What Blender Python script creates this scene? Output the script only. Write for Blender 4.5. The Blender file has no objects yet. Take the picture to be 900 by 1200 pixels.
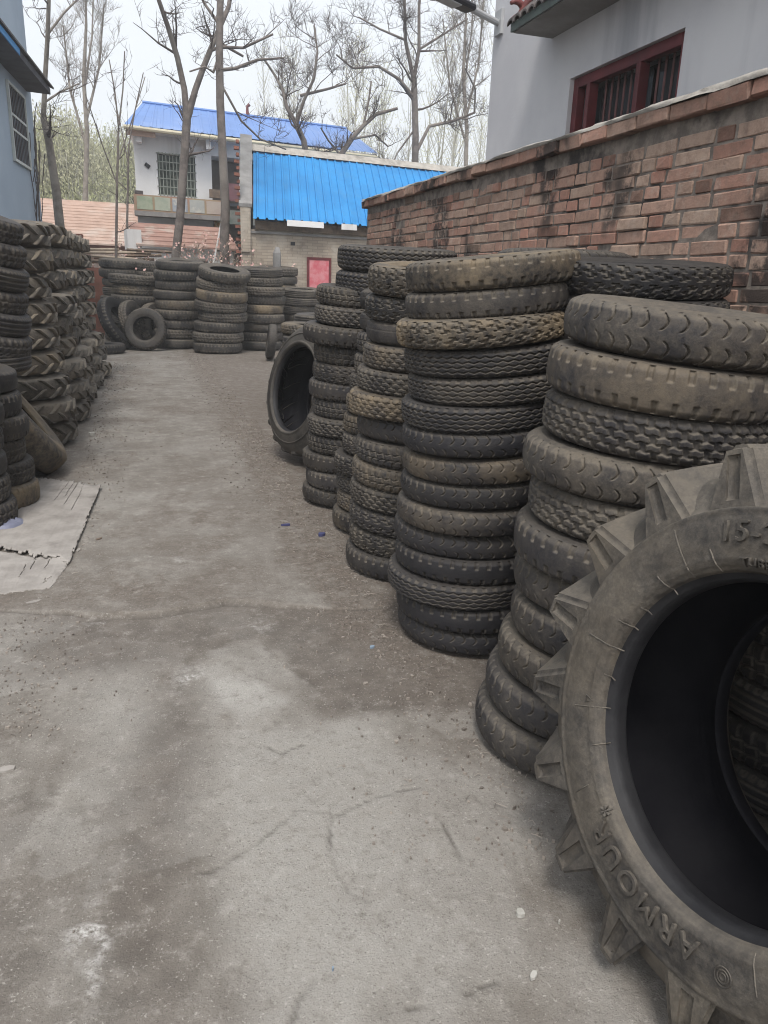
import bpy, math, random
import numpy as np
from mathutils import Matrix, Vector, Euler
R_ = math.radians
random.seed(7)
rng = np.random.default_rng(11)
scene = bpy.context.scene
col = scene.collection

# ------------------------------------------------------------------ camera, sky, sun, exposure
EYE = 1.5
cam_d = bpy.data.cameras.new('camera')
cam = bpy.data.objects.new('camera', cam_d); col.objects.link(cam)
def _cr(u, v): return np.array([(u - 450) / 890, -(v - 600) / 890, -1.0])
_A = _cr(165, 318); _A /= np.linalg.norm(_A)              # alley direction = world +Y
_U = np.cross(_cr(1165, 353), _A); _U /= np.linalg.norm(_U)
CM = np.array([np.cross(_A, _U), _A, _U])
cam.matrix_world = Matrix([list(CM[0]) + [0], list(CM[1]) + [0], list(CM[2]) + [EYE], [0, 0, 0, 1]])
cam_d.sensor_fit = 'VERTICAL'; cam_d.sensor_height = 36.0; cam_d.lens = 36.0 * 890 / 1200
cam_d.clip_start = 0.05; cam_d.clip_end = 1500
scene.camera = cam

SUN_EL, SUN_AZ = R_(58), R_(200)      # azimuth measured clockwise from +Y
world = bpy.data.worlds.new('World'); scene.world = world
world.use_nodes = True
wn = world.node_tree; wn.nodes.clear()
sky = wn.nodes.new('ShaderNodeTexSky'); sky.sky_type = 'NISHITA'; sky.sun_disc = False
sky.sun_elevation = SUN_EL; sky.sun_rotation = SUN_AZ
sky.air_density = 1.0; sky.dust_density = 4.0; sky.ozone_density = 1.0
hs = wn.nodes.new('ShaderNodeHueSaturation'); hs.inputs['Saturation'].default_value = 0.42
mixw = wn.nodes.new('ShaderNodeMix'); mixw.data_type = 'RGBA'
mixw.inputs[0].default_value = 0.5
mixw.inputs[7].default_value = (5.65, 5.8, 5.95, 1)       # thin even cloud veil over the whole sky
bg = wn.nodes.new('ShaderNodeBackground'); bg.inputs['Strength'].default_value = 0.15
wo = wn.nodes.new('ShaderNodeOutputWorld')
wn.links.new(sky.outputs[0], hs.inputs['Color']); wn.links.new(hs.outputs[0], mixw.inputs[6])
wn.links.new(mixw.outputs[2], bg.inputs['Color']); wn.links.new(bg.outputs[0], wo.inputs['Surface'])

sun_d = bpy.data.lights.new('sun', 'SUN'); sun_d.energy = 1.5; sun_d.angle = R_(14); sun_d.color = (1.0, 0.955, 0.895)
sun = bpy.data.objects.new('sun', sun_d); col.objects.link(sun)
sd = Vector((math.sin(SUN_AZ) * math.cos(SUN_EL), math.cos(SUN_AZ) * math.cos(SUN_EL), math.sin(SUN_EL)))
sun.rotation_euler = sd.to_track_quat('Z', 'Y').to_euler(); sun.location = (0, 0, 30)

scene.view_settings.view_transform = 'Standard'; scene.view_settings.look = 'None'
scene.view_settings.exposure = 0.72; scene.view_settings.gamma = 1.0
scene.view_settings.use_curve_mapping = False
scene.render.engine = 'CYCLES'
scene.cycles.use_denoising = True; scene.cycles.filter_width = 1.05
scene.cycles.max_bounces = 6; scene.cycles.diffuse_bounces = 3; scene.cycles.glossy_bounces = 2
scene.cycles.transparent_max_bounces = 8; scene.cycles.volume_bounces = 0

# ------------------------------------------------------------------ helpers
def ray(u, v):
    return CM @ np.array([(u - 450) / 890, -(v - 600) / 890, -1.0])
def gnd(u, v, z=0.0):
    d = ray(u, v); t = (z - EYE) / d[2]
    return np.array([t * d[0], t * d[1], z])
def at_y(u, v, y):
    d = ray(u, v); t = y / d[1]
    return np.array([t * d[0], y, EYE + t * d[2]])
def at_x(u, v, x):
    d = ray(u, v); t = x / d[0]
    return np.array([x, t * d[1], EYE + t * d[2]])
def to_px(P):
    q = (np.asarray(P, float) - np.array([0, 0, EYE])) @ CM
    return 450 + 890 * q[..., 0] / -q[..., 2], 600 - 890 * q[..., 1] / -q[..., 2], -q[..., 2]

def fbm(x, y, seed=0, octv=4, freq=1.0):
    """value-noise fbm in 0..1"""
    tot = np.zeros(np.broadcast(x, y).shape); amp = 1.0; s = 0
    for o in range(octv):
        xs = x * freq + 17.3 * o + seed * 7.1; ys = y * freq - 9.7 * o + seed * 3.3
        xi = np.floor(xs).astype(np.int64); yi = np.floor(ys).astype(np.int64)
        fx = xs - xi; fy = ys - yi
        fx = fx * fx * (3 - 2 * fx); fy = fy * fy * (3 - 2 * fy)
        def hsh(a, b):
            h = (a * 374761393 + b * 668265263 + seed * 1442695 + o * 97531) & 0x7fffffff
            h = ((h ^ (h >> 13)) * 1274126177) & 0x7fffffff
            return ((h ^ (h >> 16)) & 0xffff) / 65535.0
        v = (hsh(xi, yi) * (1 - fx) + hsh(xi + 1, yi) * fx) * (1 - fy) + (hsh(xi, yi + 1) * (1 - fx) + hsh(xi + 1, yi + 1) * fx) * fy
        tot += v * amp; s += amp; amp *= 0.5; freq *= 2.03
    return tot / s
def sstep(a, b, x):
    t = np.clip((x - a) / (b - a), 0, 1); return t * t * (3 - 2 * t)

def link(o, parent=None):
    col.objects.link(o)
    if parent is not None: o.parent = parent
    return o
def tag(o, label=None, cat=None, group=None, kind=None):
    if label: o['label'] = label
    if cat: o['category'] = cat
    if group: o['group'] = group
    if kind: o['kind'] = kind
    return o
def empty(name, loc=(0, 0, 0), rz=0.0, label=None, cat=None, group=None):
    o = bpy.data.objects.new(name, None); o.empty_display_size = 0.1
    o.location = loc; o.rotation_euler = (0, 0, rz); col.objects.link(o)
    return tag(o, label, cat, group)

def np_mesh(name, V, Fq, smooth=False, attrs=None):
    """mesh from vertex array and an (n,4) or (n,3) face array"""
    me = bpy.data.meshes.new(name)
    V = np.asarray(V, np.float32); Fq = np.asarray(Fq, np.int32)
    k = Fq.shape[1]
    me.vertices.add(len(V)); me.vertices.foreach_set('co', V.ravel())
    me.loops.add(Fq.size); me.loops.foreach_set('vertex_index', Fq.ravel())
    me.polygons.add(len(Fq))
    me.polygons.foreach_set('loop_start', np.arange(0, Fq.size, k, dtype=np.int32))
    if smooth: me.polygons.foreach_set('use_smooth', np.ones(len(Fq), bool))
    if attrs:
        for n, a in attrs.items():
            at = me.attributes.new(n, 'FLOAT', 'POINT'); at.data.foreach_set('value', np.asarray(a, np.float32).ravel())
    me.update(calc_edges=True); me.validate()
    return me
def grid_faces(n, m, wrap=False, flip=False):
    """faces of an n x m vertex grid; wrap closes the first index"""
    i = np.arange(n if wrap else n - 1)[:, None]; j = np.arange(m - 1)[None, :]
    i2 = (i + 1) % n
    a = i * m + j; b = i * m + j + 1; c = i2 * m + j + 1; d = i2 * m + j
    f = np.stack([a, b, c, d], -1).reshape(-1, 4)
    return f[:, ::-1] if flip else f

class MB:
    """collects shapes for one mesh object"""
    def __init__(s): s.v = []; s.f = []
    def raw(s, V, Fs):
        n = len(s.v); s.v += [tuple(map(float, p)) for p in V]; s.f += [tuple(int(i) + n for i in f) for f in Fs]; return s
    def box(s, lo, hi, M=None):
        (x0, y0, z0), (x1, y1, z1) = lo, hi
        V = [(x0, y0, z0), (x1, y0, z0), (x1, y1, z0), (x0, y1, z0), (x0, y0, z1), (x1, y0, z1), (x1, y1, z1), (x0, y1, z1)]
        if M is not None: V = [tuple(M @ Vector(p)) for p in V]
        return s.raw(V, [(3, 2, 1, 0), (4, 5, 6, 7), (0, 1, 5, 4), (1, 2, 6, 5), (2, 3, 7, 6), (3, 0, 4, 7)])
    def bevbox(s, lo, hi, b=0.01, M=None):
        lo = np.array(lo, float); hi = np.array(hi, float); V = []; idx = {}
        for cx in (0, 1):
            for cy in (0, 1):
                for cz in (0, 1):
                    for ax in range(3):
                        p = np.where([cx, cy, cz], hi, lo).astype(float); 
                        for k, c in enumerate((cx, cy, cz)):
                            if k != ax: p[k] += -b if c else b
                        idx[(cx, cy, cz, ax)] = len(V); V.append(p)
        Fs = []
        for ax in range(3):
            o = [k for k in range(3) if k != ax]
            for side in (0, 1):
                q = []
                for (a, c) in ((0, 0), (1, 0), (1, 1), (0, 1)):
                    key = [0, 0, 0]; key[ax] = side; key[o[0]] = a; key[o[1]] = c
                    q.append(idx[(*key, ax)])
                if (side == 1) == (ax == 1): q = q[::-1]
                Fs.append(tuple(q))
        for ax in range(3):                      # edges running along ax
            o = [k for k in range(3) if k != ax]
            for a in (0, 1):
                for c in (0, 1):
                    k0 = [0, 0, 0]; k1 = [0, 0, 0]; k1[ax] = 1
                    for kk in (k0, k1): kk[o[0]] = a; kk[o[1]] = c
                    Fs.append((idx[(*k0, o[0])], idx[(*k1, o[0])], idx[(*k1, o[1])], idx[(*k0, o[1])]))
        for cx in (0, 1):
            for cy in (0, 1):
                for cz in (0, 1):
                    Fs.append(tuple(idx[(cx, cy, cz, k)] for k in range(3)))
        if M is not None: V = [tuple(M @ Vector(p)) for p in V]
        return s.raw(V, Fs)
    def tube(s, pts, rad, n=6, caps=True):
        pts = [Vector(p) for p in pts]; m = len(pts)
        if not hasattr(rad, '__len__'): rad = [rad] * m
        V = []; up = None
        for i, p in enumerate(pts):
            d = (pts[min(i + 1, m - 1)] - pts[max(i - 1, 0)])
            d = d.normalized() if d.length > 1e-9 else Vector((0, 0, 1))
            if up is None: up = Vector((0, 0, 1)) if abs(d.z) < 0.9 else Vector((1, 0, 0))
            a = d.cross(up); a = a.normalized() if a.length > 1e-6 else d.orthogonal().normalized()
            b = a.cross(d); up = b
            for k in range(n):
                t = 2 * math.pi * k / n
                V.append(p + (a * math.cos(t) + b * math.sin(t)) * rad[i])
        Fs = [(i * n + k, i * n + (k + 1) % n, (i + 1) * n + (k + 1) % n, (i + 1) * n + k) for i in range(m - 1) for k in range(n)]
        if caps: Fs += [tuple(range(n))[::-1], tuple((m - 1) * n + k for k in range(n))]
        return s.raw(V, Fs)
    def prism(s, poly, d, M=None):
        """extrude the polygon poly (list of 3D points) by vector d"""
        n = len(poly); V = [Vector(p) for p in poly] + [Vector(p) + Vector(d) for p in poly]
        if M is not None: V = [M @ p for p in V]
        return s.raw(V, [tuple(range(n))[::-1], tuple(range(n, 2 * n))] + [(i, (i + 1) % n, n + (i + 1) % n, n + i) for i in range(n)])
    def mesh(s, name, smooth=False):
        me = bpy.data.meshes.new(name); me.from_pydata(s.v, [], s.f)
        me.validate(); me.update()
        import bmesh
        bm = bmesh.new(); bm.from_mesh(me); bmesh.ops.recalc_face_normals(bm, faces=bm.faces); bm.to_mesh(me); bm.free()
        if smooth: me.polygons.foreach_set('use_smooth', [True] * len(me.polygons))
        return me
    def build(s, name, mat, parent=None, smooth=False):
        me = s.mesh(name, smooth); me.materials.append(mat)
        return link(bpy.data.objects.new(name, me), parent)

# ------------------------------------------------------------------ materials
class NT:
    def __init__(s, name):
        s.m = bpy.data.materials.new(name); s.m.use_nodes = True
        s.t = s.m.node_tree; s.b = s.t.nodes['Principled BSDF']
    def n(s, typ, **kw):
        x = s.t.nodes.new(typ)
        for k, v in kw.items(): setattr(x, k, v)
        return x
    def l(s, a, b): s.t.links.new(a, b)
    def math(s, op, a, b=None, clamp=False):
        x = s.n('ShaderNodeMath', operation=op, use_clamp=clamp)
        for i, q in enumerate((a, b)):
            if q is None: continue
            if hasattr(q, 'node'): s.l(q, x.inputs[i])
            else: x.inputs[i].default_value = q
        return x.outputs[0]
    def mix(s, fac, a, b, blend='MIX'):
        x = s.n('ShaderNodeMix', data_type='RGBA', blend_type=blend)
        for i, q in ((0, fac), (6, a), (7, b)):
            if hasattr(q, 'node'): s.l(q, x.inputs[i])
            elif i == 0: x.inputs[0].default_value = q
            else: x.inputs[i].default_value = (*q[:3], 1)
        return x.outputs[2]
    def noise(s, scale, detail=4, rough=0.55, vec=None, w=None):
        x = s.n('ShaderNodeTexNoise'); x.inputs['Scale'].default_value = scale
        x.inputs['Detail'].default_value = detail; x.inputs['Roughness'].default_value = rough
        if vec is not None: s.l(vec, x.inputs['Vector'])
        return x.outputs['Fac']
    def ramp(s, fac, a, b):
        x = s.n('ShaderNodeMapRange', interpolation_type='SMOOTHSTEP')
        x.inputs[1].default_value = a; x.inputs[2].default_value = b
        s.l(fac, x.inputs[0]); return x.outputs[0]
    def bump(s, h, strength=0.3, dist=0.01):
        x = s.n('ShaderNodeBump'); x.inputs['Strength'].default_value = strength; x.inputs['Distance'].default_value = dist
        s.l(h, x.inputs['Height']); s.l(x.outputs[0], s.b.inputs['Normal'])
    def pos(s): return s.n('ShaderNodeNewGeometry').outputs['Position']
    def obj(s): return s.n('ShaderNodeTexCoord').outputs['Object']
    def attr(s, name): return s.n('ShaderNodeAttribute', attribute_name=name).outputs['Fac']
    def set(s, **kw):
        for k, v in kw.items():
            i = s.b.inputs[k.replace('_', ' ')]
            if hasattr(v, 'node'): s.l(v, i)
            else: i.default_value = (*v[:3], 1) if hasattr(v, '__len__') else v
        return s.m

def mat(name, c1, c2=None, scale=3.0, rough=0.8, c3=None, scale3=0.7, lo3=0.55, hi3=0.7, bump=0.2, bscale=None, bdist=0.005, spec=0.3, metal=0.0, streak=False):
    """two tones mixed by noise, an optional third as stains, fine bump"""
    t = NT(name); p = t.pos()
    if streak:
        mp = t.n('ShaderNodeMapping'); mp.inputs['Scale'].default_value = (1, 1, 0.12); t.l(p, mp.inputs['Vector']); sp = mp.outputs[0]
    else: sp = p
    c2 = c2 or tuple(q * 0.75 for q in c1)
    c = t.mix(t.ramp(t.noise(scale, 6, 0.6, p), 0.35, 0.65), c1, c2)
    if c3: c = t.mix(t.ramp(t.noise(scale3, 6, 0.6, sp), lo3, hi3), c, c3)
    if bump: t.bump(t.noise(bscale or scale * 12, 4, 0.6, p), bump, bdist)
    return t.set(Base_Color=c, Roughness=rough, Specular_IOR_Level=spec, Metallic=metal)

def rubber(name, black, dustc, mudc):
    """worn tyre rubber: object colour = (dust amount, tone, mud amount)"""
    t = NT(name); oc = t.n('ShaderNodeObjectInfo')
    sep = t.n('ShaderNodeSeparateColor'); t.l(oc.outputs['Color'], sep.inputs[0])
    dust, tone, mud = sep.outputs
    tc = t.n('ShaderNodeTexCoord').outputs['Object']
    off = t.n('ShaderNodeVectorMath', operation='ADD'); t.l(tc, off.inputs[0])
    sc = t.n('ShaderNodeVectorMath', operation='SCALE'); sc.inputs['Scale'].default_value = 37.0
    cmb = t.n('ShaderNodeCombineXYZ'); t.l(oc.outputs['Random'], cmb.inputs[0]); t.l(tone, cmb.inputs[1])
    t.l(cmb.outputs[0], sc.inputs[0]); t.l(sc.outputs[0], off.inputs[1]); v = off.outputs[0]
    n1 = t.ramp(t.noise(6, 7, 0.72, v), 0.34, 0.70); n2 = t.ramp(t.noise(45, 5, 0.7, v), 0.38, 0.66)
    n3 = t.ramp(t.noise(3.2, 5, 0.6, v), 0.42, 0.68)
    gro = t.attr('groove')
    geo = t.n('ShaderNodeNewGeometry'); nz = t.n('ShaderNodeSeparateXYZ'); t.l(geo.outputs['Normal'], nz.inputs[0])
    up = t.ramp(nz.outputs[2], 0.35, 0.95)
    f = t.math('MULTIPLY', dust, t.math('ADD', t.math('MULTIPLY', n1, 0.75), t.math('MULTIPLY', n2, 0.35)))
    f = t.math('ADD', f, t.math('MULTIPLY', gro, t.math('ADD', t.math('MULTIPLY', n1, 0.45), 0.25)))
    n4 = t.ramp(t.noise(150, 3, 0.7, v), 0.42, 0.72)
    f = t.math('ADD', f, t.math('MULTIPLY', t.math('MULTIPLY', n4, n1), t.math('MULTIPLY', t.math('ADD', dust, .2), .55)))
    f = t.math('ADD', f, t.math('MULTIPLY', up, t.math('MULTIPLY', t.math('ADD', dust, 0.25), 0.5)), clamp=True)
    blk = t.mix(tone, tuple(q * 0.6 for q in black), tuple(q * 1.5 for q in black))
    c = t.mix(f, blk, dustc)
    c = t.mix(t.math('MULTIPLY', mud, t.math('ADD', n3, t.math('MULTIPLY', n2, 0.3)), clamp=True), c, mudc)
    t.bump(t.noise(90, 5, 0.7, v), 0.6, 0.004)
    r = t.math('ADD', t.math('MULTIPLY', f, 0.3), 0.55)
    return t.set(Base_Color=c, Roughness=r, Specular_IOR_Level=0.28)

M = {}
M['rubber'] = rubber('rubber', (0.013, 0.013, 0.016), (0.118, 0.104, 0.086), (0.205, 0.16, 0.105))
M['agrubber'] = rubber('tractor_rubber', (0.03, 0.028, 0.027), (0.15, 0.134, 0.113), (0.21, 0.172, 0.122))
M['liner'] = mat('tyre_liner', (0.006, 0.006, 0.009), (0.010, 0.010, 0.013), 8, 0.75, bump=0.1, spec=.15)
M['plaster'] = mat('grey_plaster', (0.58, 0.58, 0.595), (0.50, 0.50, 0.525), 0.9, 0.9, (0.33, 0.335, 0.365), 1.5, 0.48, 0.72, bump=0.25, bscale=30, streak=True)
M['blueplaster'] = mat('blue_grey_plaster', (0.38, 0.455, 0.53), (0.32, 0.39, 0.47), 0.5, 0.9, (0.26, 0.31, 0.37), 0.5, 0.55, 0.8, bump=0.2, bscale=25, streak=True)
M['redwood'] = mat('dark_red_paint', (0.14, 0.028, 0.032), (0.09, 0.02, 0.024), 4, 0.55, (0.05, 0.02, 0.02), 2, 0.6, 0.8, bump=0.15)
M['iron'] = mat('bar_iron', (0.10, 0.095, 0.10), (0.06, 0.05, 0.05), 9, 0.6, bump=0.1)
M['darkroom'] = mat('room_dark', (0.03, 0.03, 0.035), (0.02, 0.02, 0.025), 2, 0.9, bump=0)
M['concrete'] = mat('slab_concrete', (0.27, 0.265, 0.26), (0.2, 0.195, 0.19), 3, 0.9, (0.12, 0.115, 0.11), 1.4, 0.55, 0.75, bump=0.3)
M['tilegrey'] = mat('eave_tile', (0.11, 0.10, 0.10), (0.08, 0.065, 0.06), 8, 0.8, bump=0.2)
M['ceramic'] = mat('red_ceramic', (0.22, 0.075, 0.07), (0.15, 0.05, 0.05), 20, 0.5, bump=0.1)
M['mortarcap'] = mat('mortar_cap', (0.40, 0.375, 0.34), (0.30, 0.28, 0.25), 5, 0.95, (0.17, 0.155, 0.14), 2.5, 0.55, 0.72, bump=0.6, bscale=45, bdist=0.01)
M['mortar'] = mat('mortar', (0.25, 0.215, 0.185), (0.13, 0.112, 0.098), 14, 0.95, (0.045, 0.04, 0.038), 1.6, 0.58, 0.66, bump=0.6, bscale=90)
M['bluesheet'] = mat('bright_blue_sheet', (0.03, 0.24, 0.54), (0.025, 0.2, 0.47), 1.5, 0.55, (0.05, 0.225, 0.47), 2.5, 0.5, 0.8, bump=0.1, bscale=3, bdist=.02, spec=0.25, streak=True)
M['bluefar'] = mat('faded_blue_sheet', (0.14, 0.25, 0.52), (0.12, 0.215, 0.46), 0.8, 0.5, (0.2, 0.3, 0.54), 0.4, 0.5, 0.7, bump=0.05)
M['white'] = mat('whitewash', (0.80, 0.80, 0.80), (0.72, 0.72, 0.72), 0.8, 0.9, (0.4, 0.39, 0.37), 0.7, 0.55, 0.8, bump=0.15, streak=True)
M['pipe'] = mat('cream_pipe', (0.62, 0.57, 0.42), (0.5, 0.46, 0.35), 2, 0.5, bump=0)
M['greymetal'] = mat('grey_paint', (0.42, 0.43, 0.44), (0.36, 0.37, 0.38), 3, 0.45, bump=0)
M['blackmetal'] = mat('black_paint', (0.03, 0.03, 0.035), (0.02, 0.02, 0.025), 6, 0.4, bump=0)
M['bark'] = mat('bark', (0.19, 0.165, 0.15), (0.11, 0.095, 0.088), 6, 0.95, (0.24, 0.22, 0.195), 1.5, 0.5, 0.7, bump=0.6, bscale=25, bdist=0.02)
M['barkpale'] = mat('pale_bark', (0.27, 0.245, 0.215), (0.18, 0.16, 0.14), 5, 0.95, bump=0.5, bscale=25, bdist=0.02)
M['twig'] = mat('twig_bark', (0.12, 0.1, 0.092), (0.075, 0.063, 0.06), 2, 0.95, bump=0)
M['terracotta'] = mat('faded_tile', (0.44, 0.31, 0.25), (0.36, 0.25, 0.2), 2.5, 0.9, (0.46, 0.38, 0.33), 0.9, 0.5, 0.7, bump=0.3)
M['redbrick'] = mat('rough_brick_red', (0.28, 0.12, 0.085), (0.2, 0.09, 0.065), 4, 0.9, bump=0.4)
M['drystalk'] = mat('dry_stalk', (0.42, 0.35, 0.27), (0.32, 0.26, 0.2), 5, 0.9, bump=0)
M['blossom'] = mat('dry_petal', (0.46, 0.27, 0.25), (0.5, 0.37, 0.32), 9, 0.9, bump=0)
M['board'] = mat('weathered_ply', (0.31, 0.29, 0.268), (0.235, 0.217, 0.2), 7, 0.9, (0.13, 0.117, 0.105), 3.5, 0.58, 0.78, bump=0.5, bscale=60)
M['bag'] = mat('pale_plastic', (0.19, 0.20, 0.27), (0.15, 0.16, 0.22), 12, 0.45, bump=0.3, bscale=30)
M['pink'] = mat('pink_door', (0.55, 0.12, 0.15), (0.60, 0.25, 0.27), 6, 0.7, bump=0.3, bscale=9, bdist=0.03)
M['tarp'] = mat('pale_blue_tarp', (0.42, 0.52, 0.60), (0.5, 0.58, 0.64), 3, 0.6, bump=0.2)
M['oldwood'] = mat('old_timber', (0.2, 0.15, 0.11), (0.13, 0.1, 0.08), 8, 0.9, bump=0.3)
gl = NT('window_glass'); M['glass'] = gl.set(Base_Color=(0.05, 0.055, 0.06), Roughness=0.12, Specular_IOR_Level=0.6)

# ------------------------------------------------------------------ ground
def build_ground():
    xs = np.concatenate([[-300, -120, -50, -20, -10, -6, -4, -3], np.arange(-2.3, -0.9, 0.025), np.arange(-0.9, 1.2, 0.0095), np.arange(1.2, 2.4, 0.025), [3, 4, 6, 10, 20, 50, 120, 300]])
    ys = np.concatenate([[-200, -60, -20, -8, -3, -1, 0, 0.4], np.arange(0.75, 4.2, 0.0095), np.arange(4.2, 21, 0.05), [22, 24, 27, 31, 36, 45, 60, 90, 150, 260, 500, 900]])
    X, Y = np.meshgrid(xs, ys, indexing='ij')
    wx = X + 0.16 * (fbm(X, Y, 1, 4, 2.2) - 0.5); wy = Y + 0.16 * (fbm(X, Y, 2, 4, 2.2) - 0.5)
    n1 = fbm(X, Y, 3, 5, 1.3); n2 = fbm(X, Y, 4, 4, 5.0); n3 = fbm(X, Y, 5, 3, 22.0)
    near = sstep(-1.0, 0.5, Y) * (1 - sstep(19, 22, Y)) * sstep(-2.6, -2.1, X) * (1 - sstep(2.2, 2.6, X))
    # height: gentle waves, coarse grit, the raised far slab with its uneven edge
    seam = np.interp(X, [-2.3, -0.7, -0.22, 0.0, 0.1, 0.3, 0.83, 2.3], [3.75, 3.57, 3.37, 3.34, 3.36, 3.42, 3.23, 3.1]) + 0.05 * (fbm(X, X * 0, 8, 4, 7) - 0.5)
    far = sstep(0.0, 0.018, Y - seam)
    step_amt = 0.020 * sstep(-0.7, -0.1, X) * (1 - sstep(0.45, 0.85, X)) + 0.006
    h = -0.014 + 0.012 * (n1 - 0.5) + 0.005 * (n2 - 0.5) + 0.0025 * (n3 - 0.5) + far * step_amt * np.exp(-np.clip(Y - seam, 0, 9) / 0.8)
    dirt_r = sstep(0.55, 1.0, X + 0.28 * (n1 - 0.5) + 0.18 * (n2 - 0.5) + 0.06 * np.sin(Y * 2.1))
    dirt_r = dirt_r * (0.35 + 0.65 * sstep(2.2, 3.0, Y))
    dirt_l = sstep(0.15, 0.55, -X - 0.25 + 0.5 * (n1 - 0.5)) * sstep(3.2, 3.8, Y) * 0.85
    blotch = sstep(0.56, 0.70, fbm(wx, wy, 12, 5, 0.9)) * sstep(3.3, 3.6, Y) * 0.75
    cen = np.exp(-(((wx - 0.22) / 0.30) ** 2 + ((wy - 4.9) / 1.1) ** 2)) * 0.8 * sstep(0.4, 0.65, n2 + 0.1)
    dirt_r = np.maximum(dirt_r, .9 * sstep(.62, .8, X + .2 * (n1 - .5) + .12 * (n2 - .5)) * sstep(2.7, 3.1, Y))
    strip = np.exp(-((X - 0.85) / 0.35) ** 2) * sstep(3.0, 3.3, Y) * 0.5
    dirt = np.maximum.reduce([dirt_r, dirt_l, blotch, cen, strip])
    # near slab: brown damp band on the left, brown damp tongue right of the pale patch
    band = np.exp(-(((wx + 0.04) - 0.05 * np.sin(wy * 3)) / 0.12) ** 2) * (1 - sstep(2.5, 3.0, wy)) * 0.75
    band = np.maximum(band, 0.6 * sstep(0.12, 0.35, -wx) * (1 - sstep(1.5, 2.1, wy)))
    top = sstep(2.75, 3.0, wy) * (1 - far) * sstep(-0.5, 0.1, wx + 0.4) * 0.7
    tong = sstep(0.49, 0.56, wx + 0.08 * (wy - 2.6)) * sstep(2.32, 2.42, wy + 0.2 * (wx - 0.6)) * (1 - far) * 0.85
    damp = np.maximum.reduce([band, top, tong]) * (1 - far)
    # pale square repair patch with a crisp edge
    px = np.minimum.reduce([sstep(0.14, 0.24, wx + .25 * (n2 - .5)), 1 - sstep(0.50, 0.52, X + 0.30 * (Y - 2.65) + 0.10 * (n2 - .5) + .03 * (n3 - .5)), 1 - sstep(2.96, 3.0, wy + 0.2 * (n2 - 0.5)), sstep(2.38, 2.6, wy)])
    px = px * (1 - far) * (.55 + .45 * sstep(.35, .6, n2))
    damp = damp * (1 - px); dirt = np.where(far > 0.5, dirt, dirt * (1 - px))
    # lighter worn concrete
    pale = 0.42 * px + 0.65 * sstep(0.42, 0.62, n1 + 0.25 * (n2 - .5)) * sstep(0.03, 0.2, X) * (1 - far) * (1 - damp)
    pale = np.maximum(pale, 0.5 * np.exp(-(((wx + 0.13) / 0.16) ** 2 + ((wy - 2.5) / 0.35) ** 2)))
    pale = np.maximum(pale, 0.35 * far * sstep(0.45, 0.65, fbm(wx, wy, 21, 4, 1.1)) * (1 - dirt))
    pale = np.maximum(pale, .38 * sstep(.585, .60, fbm(wx, wy, 51, 6, 2.6)) * (1 - far) * (1 - px))
    damp = np.maximum(damp, .5 * sstep(.60, .615, fbm(wx, wy, 52, 6, 2.1)) * (1 - px) * (1 - far))
    dirt = np.maximum(dirt, .55 * sstep(.60, .62, fbm(wx, wy, 53, 6, 1.7)) * far)
    spl = sstep(0.55, 0.75, n3 * 0.6 + n2 * 0.4 + 0.12)
    def blob(u, v, r, ry=None):
        g = gnd(u, v); return np.exp(-(((X - g[0]) / r) ** 2 + ((Y - g[1]) / (ry or r)) ** 2))
    white = spl * np.clip(blob(110, 1085, 0.05, 0.07) * 1.3 + blob(112, 1140, 0.022, 0.06) + blob(222, 790, 0.05, 0.06) * 0.9 + blob(170, 820, 0.06, 0.05) * 0.6 + blob(300, 730, 0.06, 0.06) * 0.7 + blob(105, 725, 0.12, 0.1) * 0.5 + blob(210, 660, 0.06, 0.1) * 0.4, 0, 1)
    brown = blob(265, 840, 0.03, 0.07) * 0.9 + blob(195, 790, 0.05, 0.09) * 0.6 + blob(155, 680, 0.12, 0.12) * 0.45 + blob(260, 640, 0.10, 0.35) * 0.5
    dirt = np.clip(dirt + brown * sstep(0.35, 0.6, n2 + 0.05), 0, 1)
    dirt = np.where(near > 0.2, dirt, 0.9); pale *= near; white *= near; damp *= near
    # cracks
    crack = np.zeros_like(X)
    sel = (X > -.9) & (X < 1.2) & (Y > .7) & (Y < 4.3)
    def cr(pts, w=0.004):
        P = [gnd(u, v)[:2] for u, v in pts]
        jx = X + 0.03 * (fbm(X, Y, 31, 3, 14) - 0.5); jy = Y + 0.03 * (fbm(X, Y, 32, 3, 14) - 0.5)
        for a, b in zip(P[:-1], P[1:]):
            d = b - a; L2 = d @ d
            t = np.clip(((jx - a[0]) * d[0] + (jy - a[1]) * d[1]) / L2, 0, 1)
            dist = np.hypot(jx - a[0] - t * d[0], jy - a[1] - t * d[1])
            np.maximum(crack, (1 - sstep(w * 0.8, w * 3.2, dist)) * (.35 + .65 * sstep(.35, .6, fbm(X, Y, 41, 3, 9))), out=crack)
    cr([(345, 945), (385, 950), (390, 1000), (405, 1040), (430, 1055)], .003); cr([(385, 955), (430, 935), (490, 918)], 0.002)
    cr([(515, 955), (530, 985), (540, 1005)], 0.0025)
    cr([(340, 1200), (352, 1165), (372, 1145)], 0.004); cr([(228, 1020), (262, 1010), (300, 985), (345, 950)], 0.0025)
    cr([(355, 870), (330, 880), (318, 870)], 0.002); cr([(480, 1180), (590, 1140)], 0.0015)
    crack = np.maximum(crack, .8 * (1 - sstep(.004, .012, np.abs(Y - seam))) * sstep(.3, .55, fbm(X, Y, 61, 3, 4)))
    h = h - 0.006 * crack + 0.004 * dirt * (n3 - 0.3)
    Z = h * near - 0.014 * (1 - near)
    V = np.stack([X, Y, Z], -1).reshape(-1, 3)
    me = np_mesh('ground', V, grid_faces(len(xs), len(ys), flip=True), True, {'dirt': dirt, 'damp': damp, 'pale': pale, 'white': white, 'crack': crack})
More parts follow.
